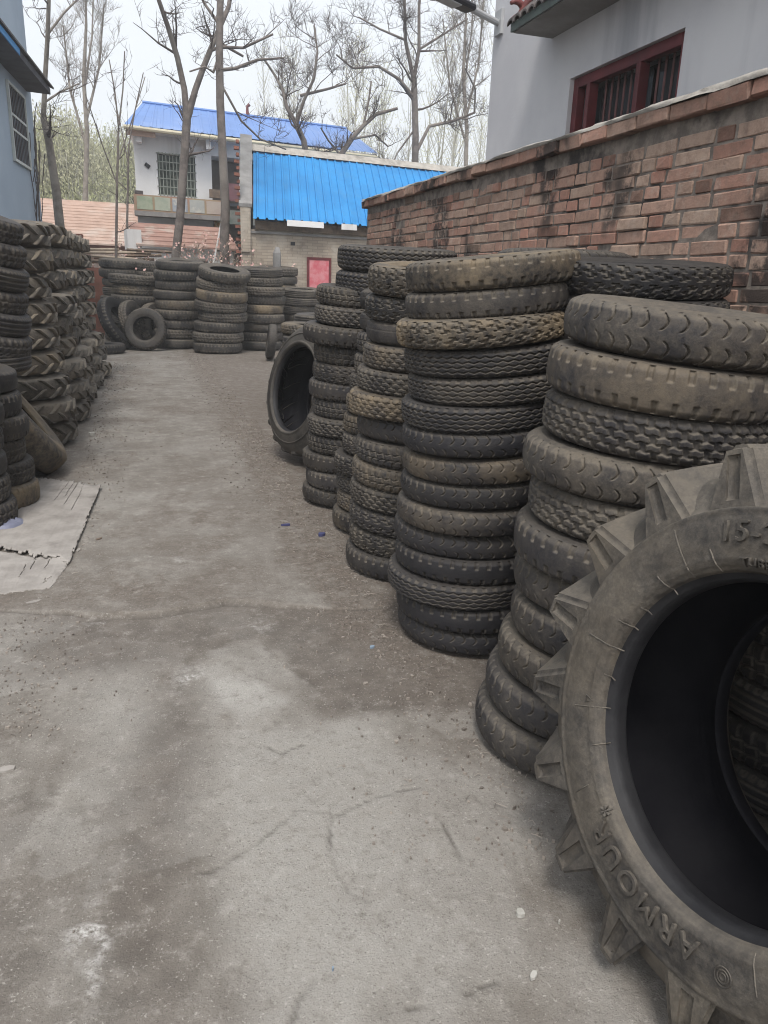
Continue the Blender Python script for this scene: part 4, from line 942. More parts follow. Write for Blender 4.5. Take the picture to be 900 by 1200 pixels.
# ---- the big foreground tractor tyre
def big_tyre():
    c = Vector((1.191, 1.051, 0.607)); az, el = 3.287, 0.226
    n = Vector((math.cos(el) * math.cos(az), math.cos(el) * math.sin(az), math.sin(el)))
    a = n.cross(Vector((0, 0, 1))).normalized(); b = a.cross(n)
    c = c - n * 0.10
    Rm = Matrix((-a, b, n)).transposed()          # local x=-a, y=b, z=n; fitted angles d become 180-d
    A_ = lambda d: R_(180 - d)
    foot = c - b * 0.6
    root = bpy.data.objects.new('tractor_tyre', None); col.objects.link(root)
    root.matrix_world = Matrix.Translation(foot) @ Rm.to_4x4()
    tag(root, 'huge dusty tractor tyre with tall lugs standing in the right foreground', 'tractor tyre')
    off = Rm.transposed() @ (c - foot)
    cm = carcass_meshes(0.594, 0.535, 0.334, 256, M['agrubber'], 0.478, .76, .36)
    colr = (.48, .4, .2)
    for key in ('tread', 'sidewall', 'sidewall2', 'bead', 'bead2', 'liner'):
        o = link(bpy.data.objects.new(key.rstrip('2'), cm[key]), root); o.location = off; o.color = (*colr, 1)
    sidewall = [o for o in root.children if o.name.startswith('sidewall')][0]
    up, dn = lug_mesh('lug', 0.624, 0.592, 0.226, -0.36, 0.054, 0.100, M['agrubber'], 8, True, 0.165, base=cm['top'], inset=-.055)
    for me in (up, dn):
        import bmesh
        bm = bmesh.new(); bm.from_mesh(me); bmesh.ops.bevel(bm, geom=[e for e in bm.edges if e.calc_face_angle(0) > .5], offset=.011, segments=3, affect='EDGES'); bm.to_mesh(me); bm.free()
        me.polygons.foreach_set('use_smooth', [True] * len(me.polygons)); me.set_sharp_from_angle(angle=R_(34))
    for k in range(17):
        for me, ph in ((up, 5.6), (dn, 5.6 + 10.6)):
            o = link(bpy.data.objects.new('lug', me), root); o.location = off; o.rotation_euler = (0, 0, A_(ph + k * 360 / 17)); o.color = (.42 + random.uniform(-.15, .15), random.uniform(.1, .6), .22, 1)
    # sidewall surface height at a radius
    sr = cm['side']; order = np.argsort(sr[:, 1]); keep = sr[:, 0] > .16
    def surf(r): 
        q = sr[keep]; i = np.argsort(q[:, 1]); return float(np.interp(r, q[i, 1], q[i, 0]))
    def lettering(txt, size, rad, deg, name, ext=.0045, space=1.0, shear=0):
        cu = bpy.data.curves.new(name, 'FONT'); cu.body = txt; cu.size = size; cu.extrude = ext; cu.space_character = space; cu.shear = shear; cu.bevel_depth = 0.0006
        tmp = bpy.data.objects.new('tmp_text', cu); col.objects.link(tmp)
        dg = bpy.context.evaluated_depsgraph_get(); me = bpy.data.meshes.new_from_object(tmp.evaluated_get(dg))
        bpy.data.objects.remove(tmp); bpy.data.curves.remove(cu)
        for v in me.vertices:
            r = rad + v.co.y; t = A_(deg) - v.co.x / rad
            v.co = (r * math.cos(t), r * math.sin(t), surf(r) + .0028 + v.co.z)
        me.name = name; me.materials.clear(); me.materials.append(M['agrubber'])
        o = link(bpy.data.objects.new(name, me), root); o.location = off; o.color = (.42, .3, .1, 1); return o
    lettering('15-24', .062, .412, 66.5, 'size_lettering', space=1.15)
    lettering('TUBETYPE', .026, .362, 73.5, 'small_lettering', space=1.1)
    lettering('ARMOUR', .066, .385, 257.5, 'maker_lettering', space=1.25)
    lettering('*', .05, .345, 305.5, 'star_mark')
    # thin mould lines, triangle and ring emblem
    for d0, r0, d1, r1 in ((51.7, .464, 53.6, .353), (62.8, .40, 64.8, .353), (41.2, .387, 43.5, .336), (7.1, .433, 8.8, .34), (18.5, .378, 19.9, .336), (342.8, .425, 344.5, .335), (-3, .36, -4, .336), (330, .37, 331, .335), (316, .45, 317, .40), (240, .43, 240, .36), (28, .36, 29, .335), (225, .45, 226, .36), (95, .46, 96, .36), (110, .40, 111, .34)):
        P = []
        for s in np.linspace(0, 1, 8):
            r = r0 + (r1 - r0) * s; t = A_(d0 + (d1 - d0) * s); P.append((r * math.cos(t), r * math.sin(t), surf(r) + .001))
        o = MB().tube(P, .0016, 5).build('mould_line', M['agrubber'], root); o.location = off; o.color = (.9, .6, .1, 1)
    em = MB(); cx = Vector((.42 * math.cos(A_(249.5)), .42 * math.sin(A_(249.5)), surf(.42) + .001))
    for q in (.018, .012, .006): em.tube([cx + Vector((q * math.cos(t), q * math.sin(t), 0)) for t in np.linspace(0, 6.283, 17)], .0018, 5)
    o = em.build('ring_emblem', M['agrubber'], root); o.location = off; o.color = (.35, .3, .1, 1)
    tm = MB(); tri_ = []
    for d, r in ((347.4, .392), (345.0, .392), (346.0, .372), (347.4, .392)): tri_.append((r * math.cos(A_(d)), r * math.sin(A_(d)), surf(r) + .001))
    tm.tube(tri_, .0018, 5); o = tm.build('triangle_mark', M['agrubber'], root); o.location = off; o.color = (.35, .3, .1, 1)
big_tyre()
# tyres seen through its opening
stack('low stack behind big tractor tyre', 'tyres behind the tractor tyre', (1.965, 0.92), (1.965, .92), 7, 0.13, 0.335, ['rib', 'block'], jit=.004, dust=(.05, .2), mudp=0)
stack('stack between tractor tyre and brick wall', 'tyres behind the tractor tyre', (1.965, 1.63), (1.965, 1.62), 9, 0.13, 0.335, ['rib', 'block'], jit=.004, dust=(.05, .2), mudp=0)

# ---- smaller tractor tyre patterns
AG = carcass_meshes(0.50, 0.232, 0.30, 96, M['agrubber'])
AGL = lug_mesh('lug', 0.518, 0.50, 0.083, 0.22, 0.032, 0.060, M['agrubber'], 5, False, 0.055, base=AG['top'], inset=.05)
import bmesh
for _me in AGL:
    bm = bmesh.new(); bm.from_mesh(_me); bmesh.ops.bevel(bm, geom=[e for e in bm.edges if e.calc_face_angle(0) > .6], offset=.007, segments=1, affect='EDGES'); bm.to_mesh(_me); bm.free()
def joined_lugs():
    V = []; Fs = []
    for k in range(18):
        for me, ph in ((AGL[0], 0), (AGL[1], 10)):
            t = R_(ph + k * 20); c, s = math.cos(t), math.sin(t); n = len(V)
            V += [(v.co.x * c - v.co.y * s, v.co.x * s + v.co.y * c, v.co.z) for v in me.vertices]
            Fs += [tuple(i + n for i in p.vertices) for p in me.polygons]
    me = bpy.data.meshes.new('lugs'); me.from_pydata(V, [], Fs); me.update(); me.materials.append(M['agrubber']); return me
AGJ = joined_lugs()
def ag_tyre(mw, R, W, dust, tone, mud, label, group, each, name='tractor_tyre', spin=0.0, wear=1.0, cm=None):
    """mw: world matrix of the tyre centre (local Z = axle)"""
    root = bpy.data.objects.new(name, None); root.empty_display_size = .1; col.objects.link(root)
    low = mw @ Vector((0, 0, -W / 2)); root.matrix_world = Matrix.Translation(low) @ mw.to_3x3().to_4x4()
    tag(root, label, 'tractor tyre', group); sc = (R / .528, R / .528, W / .212); off = (0, 0, W / 2)
    for key in ('tread', 'sidewall', 'sidewall2', 'bead', 'bead2', 'liner'):
        o = link(bpy.data.objects.new(key.rstrip('2'), (cm or AG)[key]), root); o.location = off; o.scale = sc; o.color = (dust, tone, mud, 1)
    if each:
        for k in range(18):
            for j in (0, 1):
                o = link(bpy.data.objects.new('lug', AGL[j]), root); o.location = off; o.scale = (sc[0] * wear, sc[1] * wear, sc[2]); o.rotation_euler = (0, 0, spin + R_(10 * j + 20 * k)); o.color = (dust * rt.uniform(.7, 1.2), tone * rt.uniform(.6, 1.2), mud, 1)
    else:
        o = link(bpy.data.objects.new('lugs', AGJ), root); o.location = off; o.scale = sc; o.rotation_euler = (0, 0, spin); o.color = (dust, tone, mud, 1); o['kind'] = 'stuff'
    return root
G3 = 'tractor tyre stacks along the blue-grey house'
cols = [((-1.20, 7.33), (-1.24, 7.35), 9, .207, .53, 'nearest left-hand tractor tyre stack'), ((-1.16, 8.50), (-1.22, 8.5), 9, .212, .53, 'second left-hand tractor tyre stack'), ((-1.16, 9.68), (-1.24, 9.7), 9, .215, .53, 'third left-hand tractor tyre stack'),
        ((-1.14, 10.85), (-1.26, 10.9), 9, .215, .54, 'fourth left-hand tractor tyre stack'), ((-1.12, 12.05), (-1.20, 12.1), 9, .215, .54, 'farthest left-hand tractor tyre stack')]
for ci, (p0, p1, n, pit, R, ph) in enumerate(cols):
    z = 0.0
    for i in range(n):
        f = i / (n - 1); ft = n - 1 - i
        bulge = 0.07 * math.sin(f * 2.6 + .4) * (-1)
        x = p0[0] + (p1[0] - p0[0]) * f + rt.gauss(0, .02) + (.08 * (1 - f) if f < .35 else 0); y = p0[1] + (p1[1] - p0[1]) * f + rt.gauss(0, .02)
        dust = rt.uniform(.6, 1.2); mud = rt.uniform(.4, .8) if rt.random() < .45 else rt.uniform(.1, .35)
        if ci == 0 and ft == 4: dust, mud = .85, .55
        mw = Matrix.Translation((x, y, z + pit / 2)) @ Euler((rt.gauss(0, .012), rt.gauss(0, .012), 0)).to_matrix().to_4x4() @ (Matrix.Rotation(math.pi, 4, 'X') if rt.random() < .5 else Matrix.Identity(4))
        root = ag_tyre(mw, R * (1 + rt.uniform(-.025, .02)), pit, dust, rt.uniform(.2, .8), mud, f"{'muddy' if mud > .3 else 'dusty' if dust > .5 else 'dark'} lugged tractor tyre, {ordinal(ft)} of {ph}", G3, ci < 2, spin=rt.uniform(0, .34))
        z += pit
# leaning tractor tyre in the middle of the right-hand row
n = Vector((-0.93, -0.30, 0.21)).normalized(); q = n.to_track_quat('Z', 'Y')
Rm_, Wm = 0.575, 0.38
lowz = math.sqrt(1 - n.z ** 2) * Rm_
cz = lowz + Wm * .35 * abs(n.z)
ag_tyre(Matrix.Translation((1.32, 6.22, cz)) @ q.to_matrix().to_4x4(), Rm_, Wm, .35, .35, .05, 'dark tractor tyre leaning upright against the right-hand stacks at mid alley', None, True, 'tractor_tyre', wear=.975, cm=carcass_meshes(0.50, 0.232, 0.315, 128, M['agrubber'], None, .84))

# ---- left side: slumped car tyres, worn flat tyre
G4 = 'car tyres slumped at the left edge'
stack('hidden pile under the slanting stack', G4, (-1.55, 5.85), (-1.52, 5.85), 5, 0.15, 0.36, ['block'], jit=.006, lib=TB)
stack('slanting stack at left edge', G4, (-1.15, 5.98), (-1.12, 6.0), 7, 0.155, 0.37, ['block', 'rib', 'worn'], jit=.008, dust=(.1, .35), mudp=.1, toptilt=(.05, .30), tilt=.006, lib=TB, z0=.80, tpow=.15)
z = stack('low front stack at left edge', G4, (-1.115, 4.93), (-1.135, 4.95), 6, 0.150, 0.30, ['block', 'worn', 'notch'], jit=.012, dust=(.2, .45), toptilt=(.0, .05))
stack('low rear stack at left edge', G4, (-1.04, 5.38), (-1.11, 5.36), 6, 0.150, 0.30, ['worn', 'notch', 'block'], jit=.010, dust=(.25, .5), toptilt=(0, .05))
n = Vector((0.80, 0.12, 0.58)).normalized()
stand_tyre('tyre', 'worn', (-.985, 6.22, 0.43), n, 0.50, 0.25, .8, .8, 1.0, 'smooth brown muddy wide tyre leaning on the left-hand stacks', None, TB)

# ---- far end of the alley
G5 = 'truck tyre stacks across the far end of the alley'
fk = ['notch', 'rib', 'block', 'notch', 'worn']
def far(ph, px, basepy, n, pitch, R, dx=0.0, dust=(.45, .85), toptilt=(.06, 0), y=None, x=None, spec=None, dy=0.0):
    g = gnd(px, basepy); gx, gy = (g[0], g[1] + R) if y is None else (x if x is not None else at_y(px, 320, y)[0], y)
    return stack(ph, G5, (gx, gy), (gx + dx, gy + dy), n, pitch * .95, R, fk, dust=dust, lib=TB, jit=.025, toptilt=toptilt, spec=spec, Rj=.03, tilt=.008)
far('upright far stack', 208, 409, 9, .205, .47, dx=.10, spec={0: dict(dust=.6, R=1.06)})
far('leaning far stack', 257, 415, 8, .213, .50, dx=.16, toptilt=(.20, .07), spec={0: dict(dust=.7)})
far('far stack right of leaning one', 309, 411, 9, .195, .48, dx=.04, spec={0: dict(kind='rib')})
far('ribbed far stack before shed', 355, 405, 7, .19, .45, y=17.4, spec={0: dict(kind='rib', mud=0), 1: dict(kind='rib', mud=0), 2: dict(kind='rib', mud=0)})
far('half-hidden stack by shed door', 336, 400, 9, .20, .46, y=18.0, x=2.95)
far('pale far-left stack', 146, 395, 9, .205, .50, y=18.6, dust=(.6, .95), spec={2: dict(dust=1, mud=.6), 3: dict(dust=1, mud=.7)})
far('low stack behind propped tyres', 160, 400, 7, .215, .52, y=17.5, x=-.12, toptilt=(0, .05))
far('slim stack beside upright far stack', 182, 400, 9, .20, .36, y=18.0, x=.30)
far('stack behind upright far stack', 205, 400, 9, .212, .45, y=18.2, x=1.02)
far('stack behind leaning far stack', 265, 400, 8, .212, .48, y=17.2, x=1.85)
# stacks beyond the leaning tractor tyre on the right
stack('stack just beyond leaning tractor tyre', 'low stacks beyond the leaning tractor tyre', (1.72, 8.35), (1.92, 8.55), 6, 0.135, 0.37, ['rib', 'worn', 'block'], jit=.02, dust=(.25, .5))
stack('low stack past leaning tractor tyre', 'low stacks beyond the leaning tractor tyre', (1.85, 9.35), (2.05, 9.55), 7, 0.135, 0.40, ['rib', 'worn', 'block'], jit=.03, dust=(.3, .55), lib=TB, spec={0: dict(mud=.4, dust=.8)})
stack('broad low stack, mid right', 'low stacks beyond the leaning tractor tyre', (2.2, 10.5), (2.45, 10.6), 6, 0.17, 0.46, ['worn', 'rib'], jit=.03, dust=(.25, .45), lib=TB, mudp=0)
stand_tyre('tyre', 'worn', (at_y(318, 400, 14.4)[0], 14.4, .33), (-.97, .1, .12), .33, .16, .35, .5, .1, 'worn tyre propped upright beside the broad low stack', None, TB)
stack('narrow stack behind leaning tractor tyre', G1, (1.99, 7.55), (2.0, 7.55), 10, 0.135, 0.31, ['block', 'notch'], jit=.012, dust=(.2, .4))
# propped and fallen tyres by the far-left stacks
g = gnd(168, 404)
stand_tyre('tyre', 'notch', (.03, 16.25, .40), (-.25, -.93, .30), .42, .2, .3, .4, .1, 'tyre propped up facing the camera left of the far stacks', None, TB)
stand_tyre('tyre', 'notch', (-.50, 16.55, .50), (.80, -.35, .42), .54, .22, .05, .15, 0, 'black tyre leaning sideways by the tractor tyre stacks at the far left', None, TB)
stand_tyre('tyre', 'block', (-.16, 16.75, .48), (.84, -.42, .36), .48, .2, .4, .5, .1, 'grey tyre leaning between the black one and the propped one', None, TB)
stand_tyre('tyre', 'block', (.22, 16.85, .45), (.80, -.55, .2), .45, .2, .4, .5, .1, 'tyre standing half hidden behind the propped tyre', None, TB)
lay_tyre('tyre', 'notch', (-.78, 15.7, 0), .42, .17, (0, 0), .15, .3, 0, 'black tyre lying flat at the foot of the far-left leaning tyres', None, TB)
HAZE = 0.004

# ------------------------------------------------------------------ trees
def seg_mesh(name, segs, m):
    """many thin tapering 3- to 6-sided tubes: segs = list of (points, radii, sides)"""
    mb = MB()
    for P, rr, k in segs: mb.tube(P, rr, k, caps=False)
    me = bpy.data.meshes.new(name); me.from_pydata(mb.v, [], mb.f); me.update()
    me.polygons.foreach_set('use_smooth', [True] * len(me.polygons)); me.materials.append(m); return me
def sprout(r, segs, P, rad, depth, dens, upw, reach):
    """side branches off the polyline P"""
    L = sum((P[i + 1] - P[i]).length for i in range(len(P) - 1))
    n = max(1, int(L * dens + r.random()))
    for k in range(n):
        f = r.uniform(.18, 1) * (len(P) - 1); i = min(int(f), len(P) - 2); p = P[i].lerp(P[i + 1], f - i)
        d = (P[i + 1] - P[i]).normalized(); s = Vector((r.gauss(0, 1), r.gauss(0, 1), r.gauss(0, .6) + upw)).normalized()
        d = (d * r.uniform(.2, .7) + s).normalized(); ln = reach * r.uniform(.35, 1.0) * (1.15 - .5 * f / len(P))
        q = [p.copy()]; m = 5 if depth > 0 else 4
        for j in range(m):
            d = (d + Vector((r.gauss(0, .22), r.gauss(0, .22), r.gauss(0, .16) + .10 * upw))).normalized(); q.append(q[-1] + d * ln / m)
        r0 = max(.0055, rad[i] * r.uniform(.3, .5)); rr = [r0 * (1 - .8 * j / m) for j in range(m + 1)]
        segs.append((q, rr, 4 if depth > 0 else 3))
        if depth > 0: sprout(r, segs, q, rr, depth - 1, dens * 2.5, upw, reach * .55)
def px_limb(pts, y, r, wob=.25):
    out = []; rad = []
    dy = 0.0
    for k, (u, v, pr) in enumerate(pts):
        yy = y + dy; out.append(Vector(at_y(u, v, yy))); rad.append(pr * yy / 1020.0); dy += r.uniform(-wob, wob) if k else 0
    return out, rad
def tree(label, y, trunk, limbs, seed, dens=2.2, reach=1.2, depth=2, upw=.5, m='bark', wob=.35, ground=True, group=None, tw='twig'):
    r = random.Random(seed)
    tp, trd = px_limb(trunk, y, r, .04)
    base = Vector((tp[0].x, tp[0].y, 0.0))
    if ground: tp = [base + Vector((0, 0, -.05)), base.lerp(tp[0], .5)] + tp; trd = [trd[0] * 1.35, trd[0] * 1.1] + trd
    root = empty('bare_tree', base, 0, label, 'tree', group)
    segs = [( [p - base for p in tp], trd, 10)]
    o = link(bpy.data.objects.new('trunk', seg_mesh('trunk', segs, M[m])), root)
    big = []; fine = []
    for lb in limbs:
        P, rr = px_limb(lb, y, r, wob); P = [p - base for p in P]; big.append((P, rr, 7)); sprout(r, fine, P, rr, depth, dens, upw, reach)
    if not limbs or len(limbs) < 1: pass
    sprout(r, fine, [p - base for p in tp[-3:]], trd[-3:], depth, dens, upw, reach)
    if big: link(bpy.data.objects.new('limbs', seg_mesh('limbs', big, M[m])), root)
    link(bpy.data.objects.new('crown', seg_mesh('crown', fine, M[tw])), root)
    return root
tree('forked bare tree in front of the white house, left of its grilled window', 19.7,
     [(206, 300, 5.5), (211, 255, 5.2), (214, 212, 5), (217, 170, 5), (219, 140, 5)],
     [[(219, 141, 4.2), (216, 105, 3.6), (208, 68, 3.2), (197, 32, 2.8), (186, 0, 2.4), (178, -40, 1.8)], [(219, 141, 4.2), (229, 105, 3.6), (238, 80, 3.4), (252, 45, 3), (268, 8, 2.6), (275, -40, 2)], [(238, 80, 2.2), (246, 60, 2), (262, 53, 1.8), (285, 66, 1.4)]], 3, 2.0, 1.3)
tree('straight bare tree between the white house and the blue-roofed shed', 18.9,
     [(263, 292, 6), (264, 240, 5.6), (261, 180, 5), (258, 120, 4.8), (257, 60, 4.4), (258, 5, 4), (262, -40, 3.4)],
     [[(258, 82, 2.2), (276, 80, 2), (302, 70, 1.6), (333, 68, 1.1)], [(257, 55, 2), (285, 56, 1.6), (320, 40, 1.2)], [(260, 100, 1.4), (283, 142, 1.3), (305, 163, 1.1), (335, 175, .9)], [(258, 30, 2), (240, 5, 1.6), (225, -25, 1.2)], [(258, 60, 1.6), (250, 85, 1.4), (240, 78, 1.1), (222, 84, .9)]], 8, 2.0, 1.2)
tree('crooked bare tree rising behind the left of the blue shed roof', 22.6,
     [(362, 200, 4.2), (356, 165, 3.6), (347, 146, 3.2)],
     [[(347, 146, 2.8), (336, 126, 2.4), (331, 105, 2), (322, 88, 1.6), (310, 70, 1.2)], [(347, 146, 2.4), (356, 118, 2), (368, 92, 1.7), (372, 60, 1.3), (368, 30, 1)], [(352, 112, 1.8), (385, 104, 1.5), (405, 98, 1.1)]], 5, 3.2, 1.5, upw=.7)
tree('low spreading bare tree behind the blue shed ridge', 23.4,
     [(394, 205, 4), (399, 182, 3.6), (412, 163, 3.2)], [[(412, 163, 3), (426, 147, 2.6), (441, 134, 2.2), (466, 127, 1.7)], [(426, 147, 1.6), (432, 118, 1.3), (435, 95, 1)], [(412, 163, 1.6), (440, 158, 1.3), (455, 172, 1)], [(399, 182, 1.4), (385, 165, 1.2), (376, 150, .9)]], 6, 2.6, 1.1, upw=.6)
tree('tall dark bare tree behind the right end of the blue shed', 24.5,
     [(486, 210, 4.6), (487, 160, 4.2), (486, 118, 3.8), (485, 92, 3.4)],
     [[(484, 113, 2.4), (468, 93, 2), (444, 78, 1.8), (413, 80, 1.4), (394, 64, 1)], [(487, 180, 2.4), (503, 148, 2.1), (530, 142, 1.9), (556, 132, 1.6), (557, 104, 1.2), (545, 80, .9)], [(485, 92, 2.6), (491, 58, 2.2), (491, 8, 1.8), (495, -35, 1.4)], [(485, 95, 2.6), (475, 47, 2.2), (474, 0, 1.8), (466, -40, 1.4)], [(491, 58, 1.6), (520, 40, 1.3), (548, 22, 1)], [(475, 47, 1.5), (445, 34, 1.2), (420, 20, .9)], [(487, 150, 1.3), (465, 180, 1.1), (455, 205, .9)]], 9, 2.6, 1.6, upw=.4)
tree('pale-barked leaning tree at the corner of the blue-grey house', 20.6,
     [(72, 282, 5.5), (66, 225, 5), (58, 170, 4.2), (51, 137, 3.6)], [[(51, 140, 3), (53, 90, 2.6), (56, 40, 2.4), (58, -25, 2)], [(52, 120, 1.3), (70, 108, 1.1), (92, 98, .8)], [(56, 40, 1.4), (75, 15, 1.2), (100, -10, .9)]], 12, 2.0, 1.4, m='barkpale')
tree('slender grey sapling left of the white house', 19.0, [(136, 300, 1.7), (137, 225, 1.5), (139, 150, 1.2)],
     [[(139, 150, 1), (135, 110, .8), (128, 70, .6)], [(139, 150, 1), (144, 105, .8), (146, 60, .6)], [(137, 215, .9), (120, 170, .7), (100, 110, .5)], [(138, 190, .8), (155, 140, .7), (170, 90, .5)]], 15, 1.6, .8, 1, 1.1)
tree('thin dark sapling against the white house corner', 23.0, [(149, 262, 1.4), (150, 210, 1.2), (151, 170, 1)], [[(151, 170, .9), (158, 130, .7), (168, 85, .5)], [(150, 190, .8), (142, 150, .6), (133, 110, .5)]], 16, 1.6, .8, 1, 1.0)
for k, (u, top, yy) in enumerate(((100, -20, 31), (545, -30, 31))):
    where = ['in the gap right of the blue-grey house', 'beside the grey house corner'][k]
    hh = 230 - top
    tree(f'tall thin pale bare tree {where}', yy, [(u, 230, 3), (u + 2, 230 - hh * .3, 2.6), (u - 2, 230 - hh * .55, 2.1), (u + 1, 230 - hh * .8, 1.5), (u, top, .9)],
         [[(u, 230 - hh * .25, 1.6), (u - 18, 230 - hh * .5, 1.2), (u - 26, 230 - hh * .8, .8)], [(u + 1, 230 - hh * .35, 1.6), (u + 16, 230 - hh * .6, 1.2), (u + 22, 230 - hh * .9, .8)], [(u - 1, 230 - hh * .5, 1.3), (u + 8, 230 - hh * .75, 1), (u + 10, top - 10, .6)]], 40 + k, 2.4, 1.7, 2, .9, m='barkpale', group='thin trees behind the houses', tw='barkpale')

# far-off spring wood, one pale mass, haze and glare painted into its colours
def build_wood():
    r = random.Random(77); segs = []; leaf = []
    def poplar(x, y, h, spread, nb, leafn, ls):
        segs.append(([Vector((x, y, 0)), Vector((x + r.gauss(0, .2), y, h * .5)), Vector((x + r.gauss(0, .3), y, h))], [.10, .055, .012], 4))
        for k in range(nb):
            z = h * r.uniform(.12, .95); a = r.uniform(0, 6.28); l = spread * (1.15 - z / h) * r.uniform(.6, 1.2) + .4
            p0 = Vector((x, y, z)); p1 = p0 + Vector((math.cos(a) * l * .5, math.sin(a) * l * .5, l * .75)); p2 = p0 + Vector((math.cos(a) * l * .8, math.sin(a) * l * .8, l * 1.6))
            segs.append(([p0, p1, p2], [.022, .015, .006], 3))
            for j in range(leafn):
                f = r.uniform(.2, 1); q = p0.lerp(p2, f) + Vector((r.gauss(0, .35), r.gauss(0, .35), r.gauss(0, .35))); s = r.uniform(.5, 1.0) * ls
                u = Vector((r.gauss(0, 1), r.gauss(0, 1), r.gauss(0, 1))).normalized() * s; v = u.orthogonal().normalized() * s * .6
                leaf.append((q - u, q + v, q + u, q - v))
    # rounded willows on the left, tall airy poplars on the right, a lower belt between and beyond
    def willow(x, y, h, w, n):
        segs.append(([Vector((x, y, 0)), Vector((x, y, h * .6))], [.16, .08], 4))
        for k in range(n):
            a = r.uniform(0, 6.28); e = math.asin(r.uniform(-.35, 1)); rr = r.uniform(.55, 1.0)
            q = Vector((x + w * rr * math.cos(a) * math.cos(e), y + w * rr * math.sin(a) * math.cos(e), h * .55 + h * .45 * rr * math.sin(e)))
            if k % 6 == 0:
                m_ = Vector((x, y, h * .5)); segs.append(([m_, m_.lerp(q, .6) + Vector((0, 0, .4)), q, q - Vector((0, 0, r.uniform(.6, 1.8)))], [.03, .02, .011, .005], 3))
            for j in range(5):
                c = q + Vector((r.gauss(0, .2), r.gauss(0, .2), -r.uniform(0, 1.6))); s = r.uniform(.045, .085)
                u = Vector((r.gauss(0, .4), r.gauss(0, .4), -1)).normalized() * s; v = u.orthogonal().normalized() * s * .5
                leaf.append((c - u, c + v, c + u, c - v))
    for x, y, h, w in ((-3.6, 46, 9.8, 3.0), (-.6, 52, 10.0, 3.2), (-8.5, 48, 10.5, 3.6), (2.5, 54, 8.6, 3.5), (-5, 60, 9.5, 4), (6.5, 60, 9, 4), (11, 62, 9.5, 4)): willow(x, y, h, w, 5500 if y < 53 else 2200)
    for k in range(24): poplar(r.uniform(9, 34), r.uniform(44, 75), r.uniform(14, 22), 2.0, 70, 9, .075)
    for k in range(7): poplar(r.uniform(-6, 9), r.uniform(58, 78), r.uniform(10, 15), 1.8, 50, 8, .075)
    for k in range(22): poplar(r.uniform(-45, -9) if k % 2 else r.uniform(34, 70), r.uniform(40, 75), r.uniform(9, 17), 2.0, 30, 8, .12)
    V = []; Fs = []
    for q in leaf: n = len(V); V += q; Fs.append((n, n + 1, n + 2, n + 3))
    wd = bpy.data.objects.new('wood', None); col.objects.link(wd)
    me = seg_mesh('stems', segs, mat('wood_stem', (.42, .41, .35), (.34, .33, .28), .3, .95, bump=0))  # stem colour lightened to carry the distance haze
    col.objects.unlink(wd); bpy.data.objects.remove(wd)
    mb_v = [tuple(v.co) for v in me.vertices]; mb_f = [tuple(p.vertices) for p in me.polygons]; n0 = len(mb_v)
    allm = bpy.data.meshes.new('wood'); allm.from_pydata(mb_v + [tuple(p) for p in V], [], mb_f + [tuple(i + n0 for i in f) for f in Fs]); allm.update()
    lm = NT('young_leaf'); ge = lm.n('ShaderNodeNewGeometry')
    c = lm.mix(lm.ramp(lm.noise(.25, 4, .6, lm.pos()), .35, .65), (.42, .44, .22), (.46, .45, .30))
    lf = lm.set(Base_Color=c, Roughness=.8)
    allm.materials.append(me.materials[0]); allm.materials.append(lf)
    mi = np.zeros(len(allm.polygons), np.int32); mi[len(mb_f):] = 1; allm.polygons.foreach_set('material_index', mi)
    o = link(bpy.data.objects.new('wood', allm))
    tag(o, 'pale budding wood far behind the houses', 'wood', kind='stuff')
build_wood()

# ------------------------------------------------------------------ dry bushes, timber and litter by the far houses
def bush(label, x, y, h, seed, n=26):
    r = random.Random(seed); segs = []; V = []; Fs = []
    root = empty('dry_bush', (x, y, 0), 0, label, 'bush', 'dry bushes before the far houses')
    for k in range(n):
        a = r.uniform(0, 6.28); p = Vector((r.gauss(0, .15), r.gauss(0, .12), -.05)); d = Vector((math.cos(a) * .35, math.sin(a) * .35, 1)); P = [p.copy()]
        l = h * r.uniform(.6, 1.1)
        for j in range(5):
            d = (d.normalized() + Vector((r.gauss(0, .2), r.gauss(0, .2), 0))); P.append(P[-1] + d.normalized() * l / 5)
        rr = [.013 * (1 - .8 * j / 5) for j in range(6)]; segs.append((P, rr, 3)); sub = []; sprout(r, sub, P, rr, 0, 5, .4, .35); segs += sub
        for s in sub:
            for t in range(2):
                q = s[0][-1] + Vector((r.gauss(0, .05),) * 3); u = Vector((r.gauss(0, 1), r.gauss(0, 1), r.gauss(0, 1))).normalized() * .03; v = u.orthogonal() * .8
                m = len(V); V += [q - u, q + v, q + u, q - v]; Fs.append((m, m + 1, m + 2, m + 3))
    link(bpy.data.objects.new('stems', seg_mesh('stems', segs, M['drystalk'])), root)
    me = bpy.data.meshes.new('dry_petals'); me.from_pydata(V, [], Fs); me.update(); me.materials.append(M['blossom'])
    o = link(bpy.data.objects.new('dry_petals', me), root); o['kind'] = 'stuff'
for i, (u, y, h, lb) in enumerate(((236, 18.6, 2.5, 'tall dry bush just left of the straight bare tree'), (280, 18.0, 2.3, 'dry bush with pinkish heads right of the straight bare tree'), (255, 17.9, 2.1, 'dry bush at the foot of the straight bare tree'), (176, 19.4, 1.9, 'thin dry bush below the lean-to roof'), (112, 20.6, 2.3, 'dry bush before the rubble wall'), (225, 20.4, 2.2, 'dry bush right of the forked bare tree'))):
    bush(lb, at_y(u, 310, y)[0], y, h, 60 + i)
tp = empty('timber_heap', (-.6, 20.2, 0), 0, 'heap of old timber and bricks behind the far-left tyre stacks', 'timber heap')
r_ = random.Random(9)
MB().box((-.9, -.3, 0), (.9, .5, 1.55)).build('brick_base', M['redbrick'], tp)
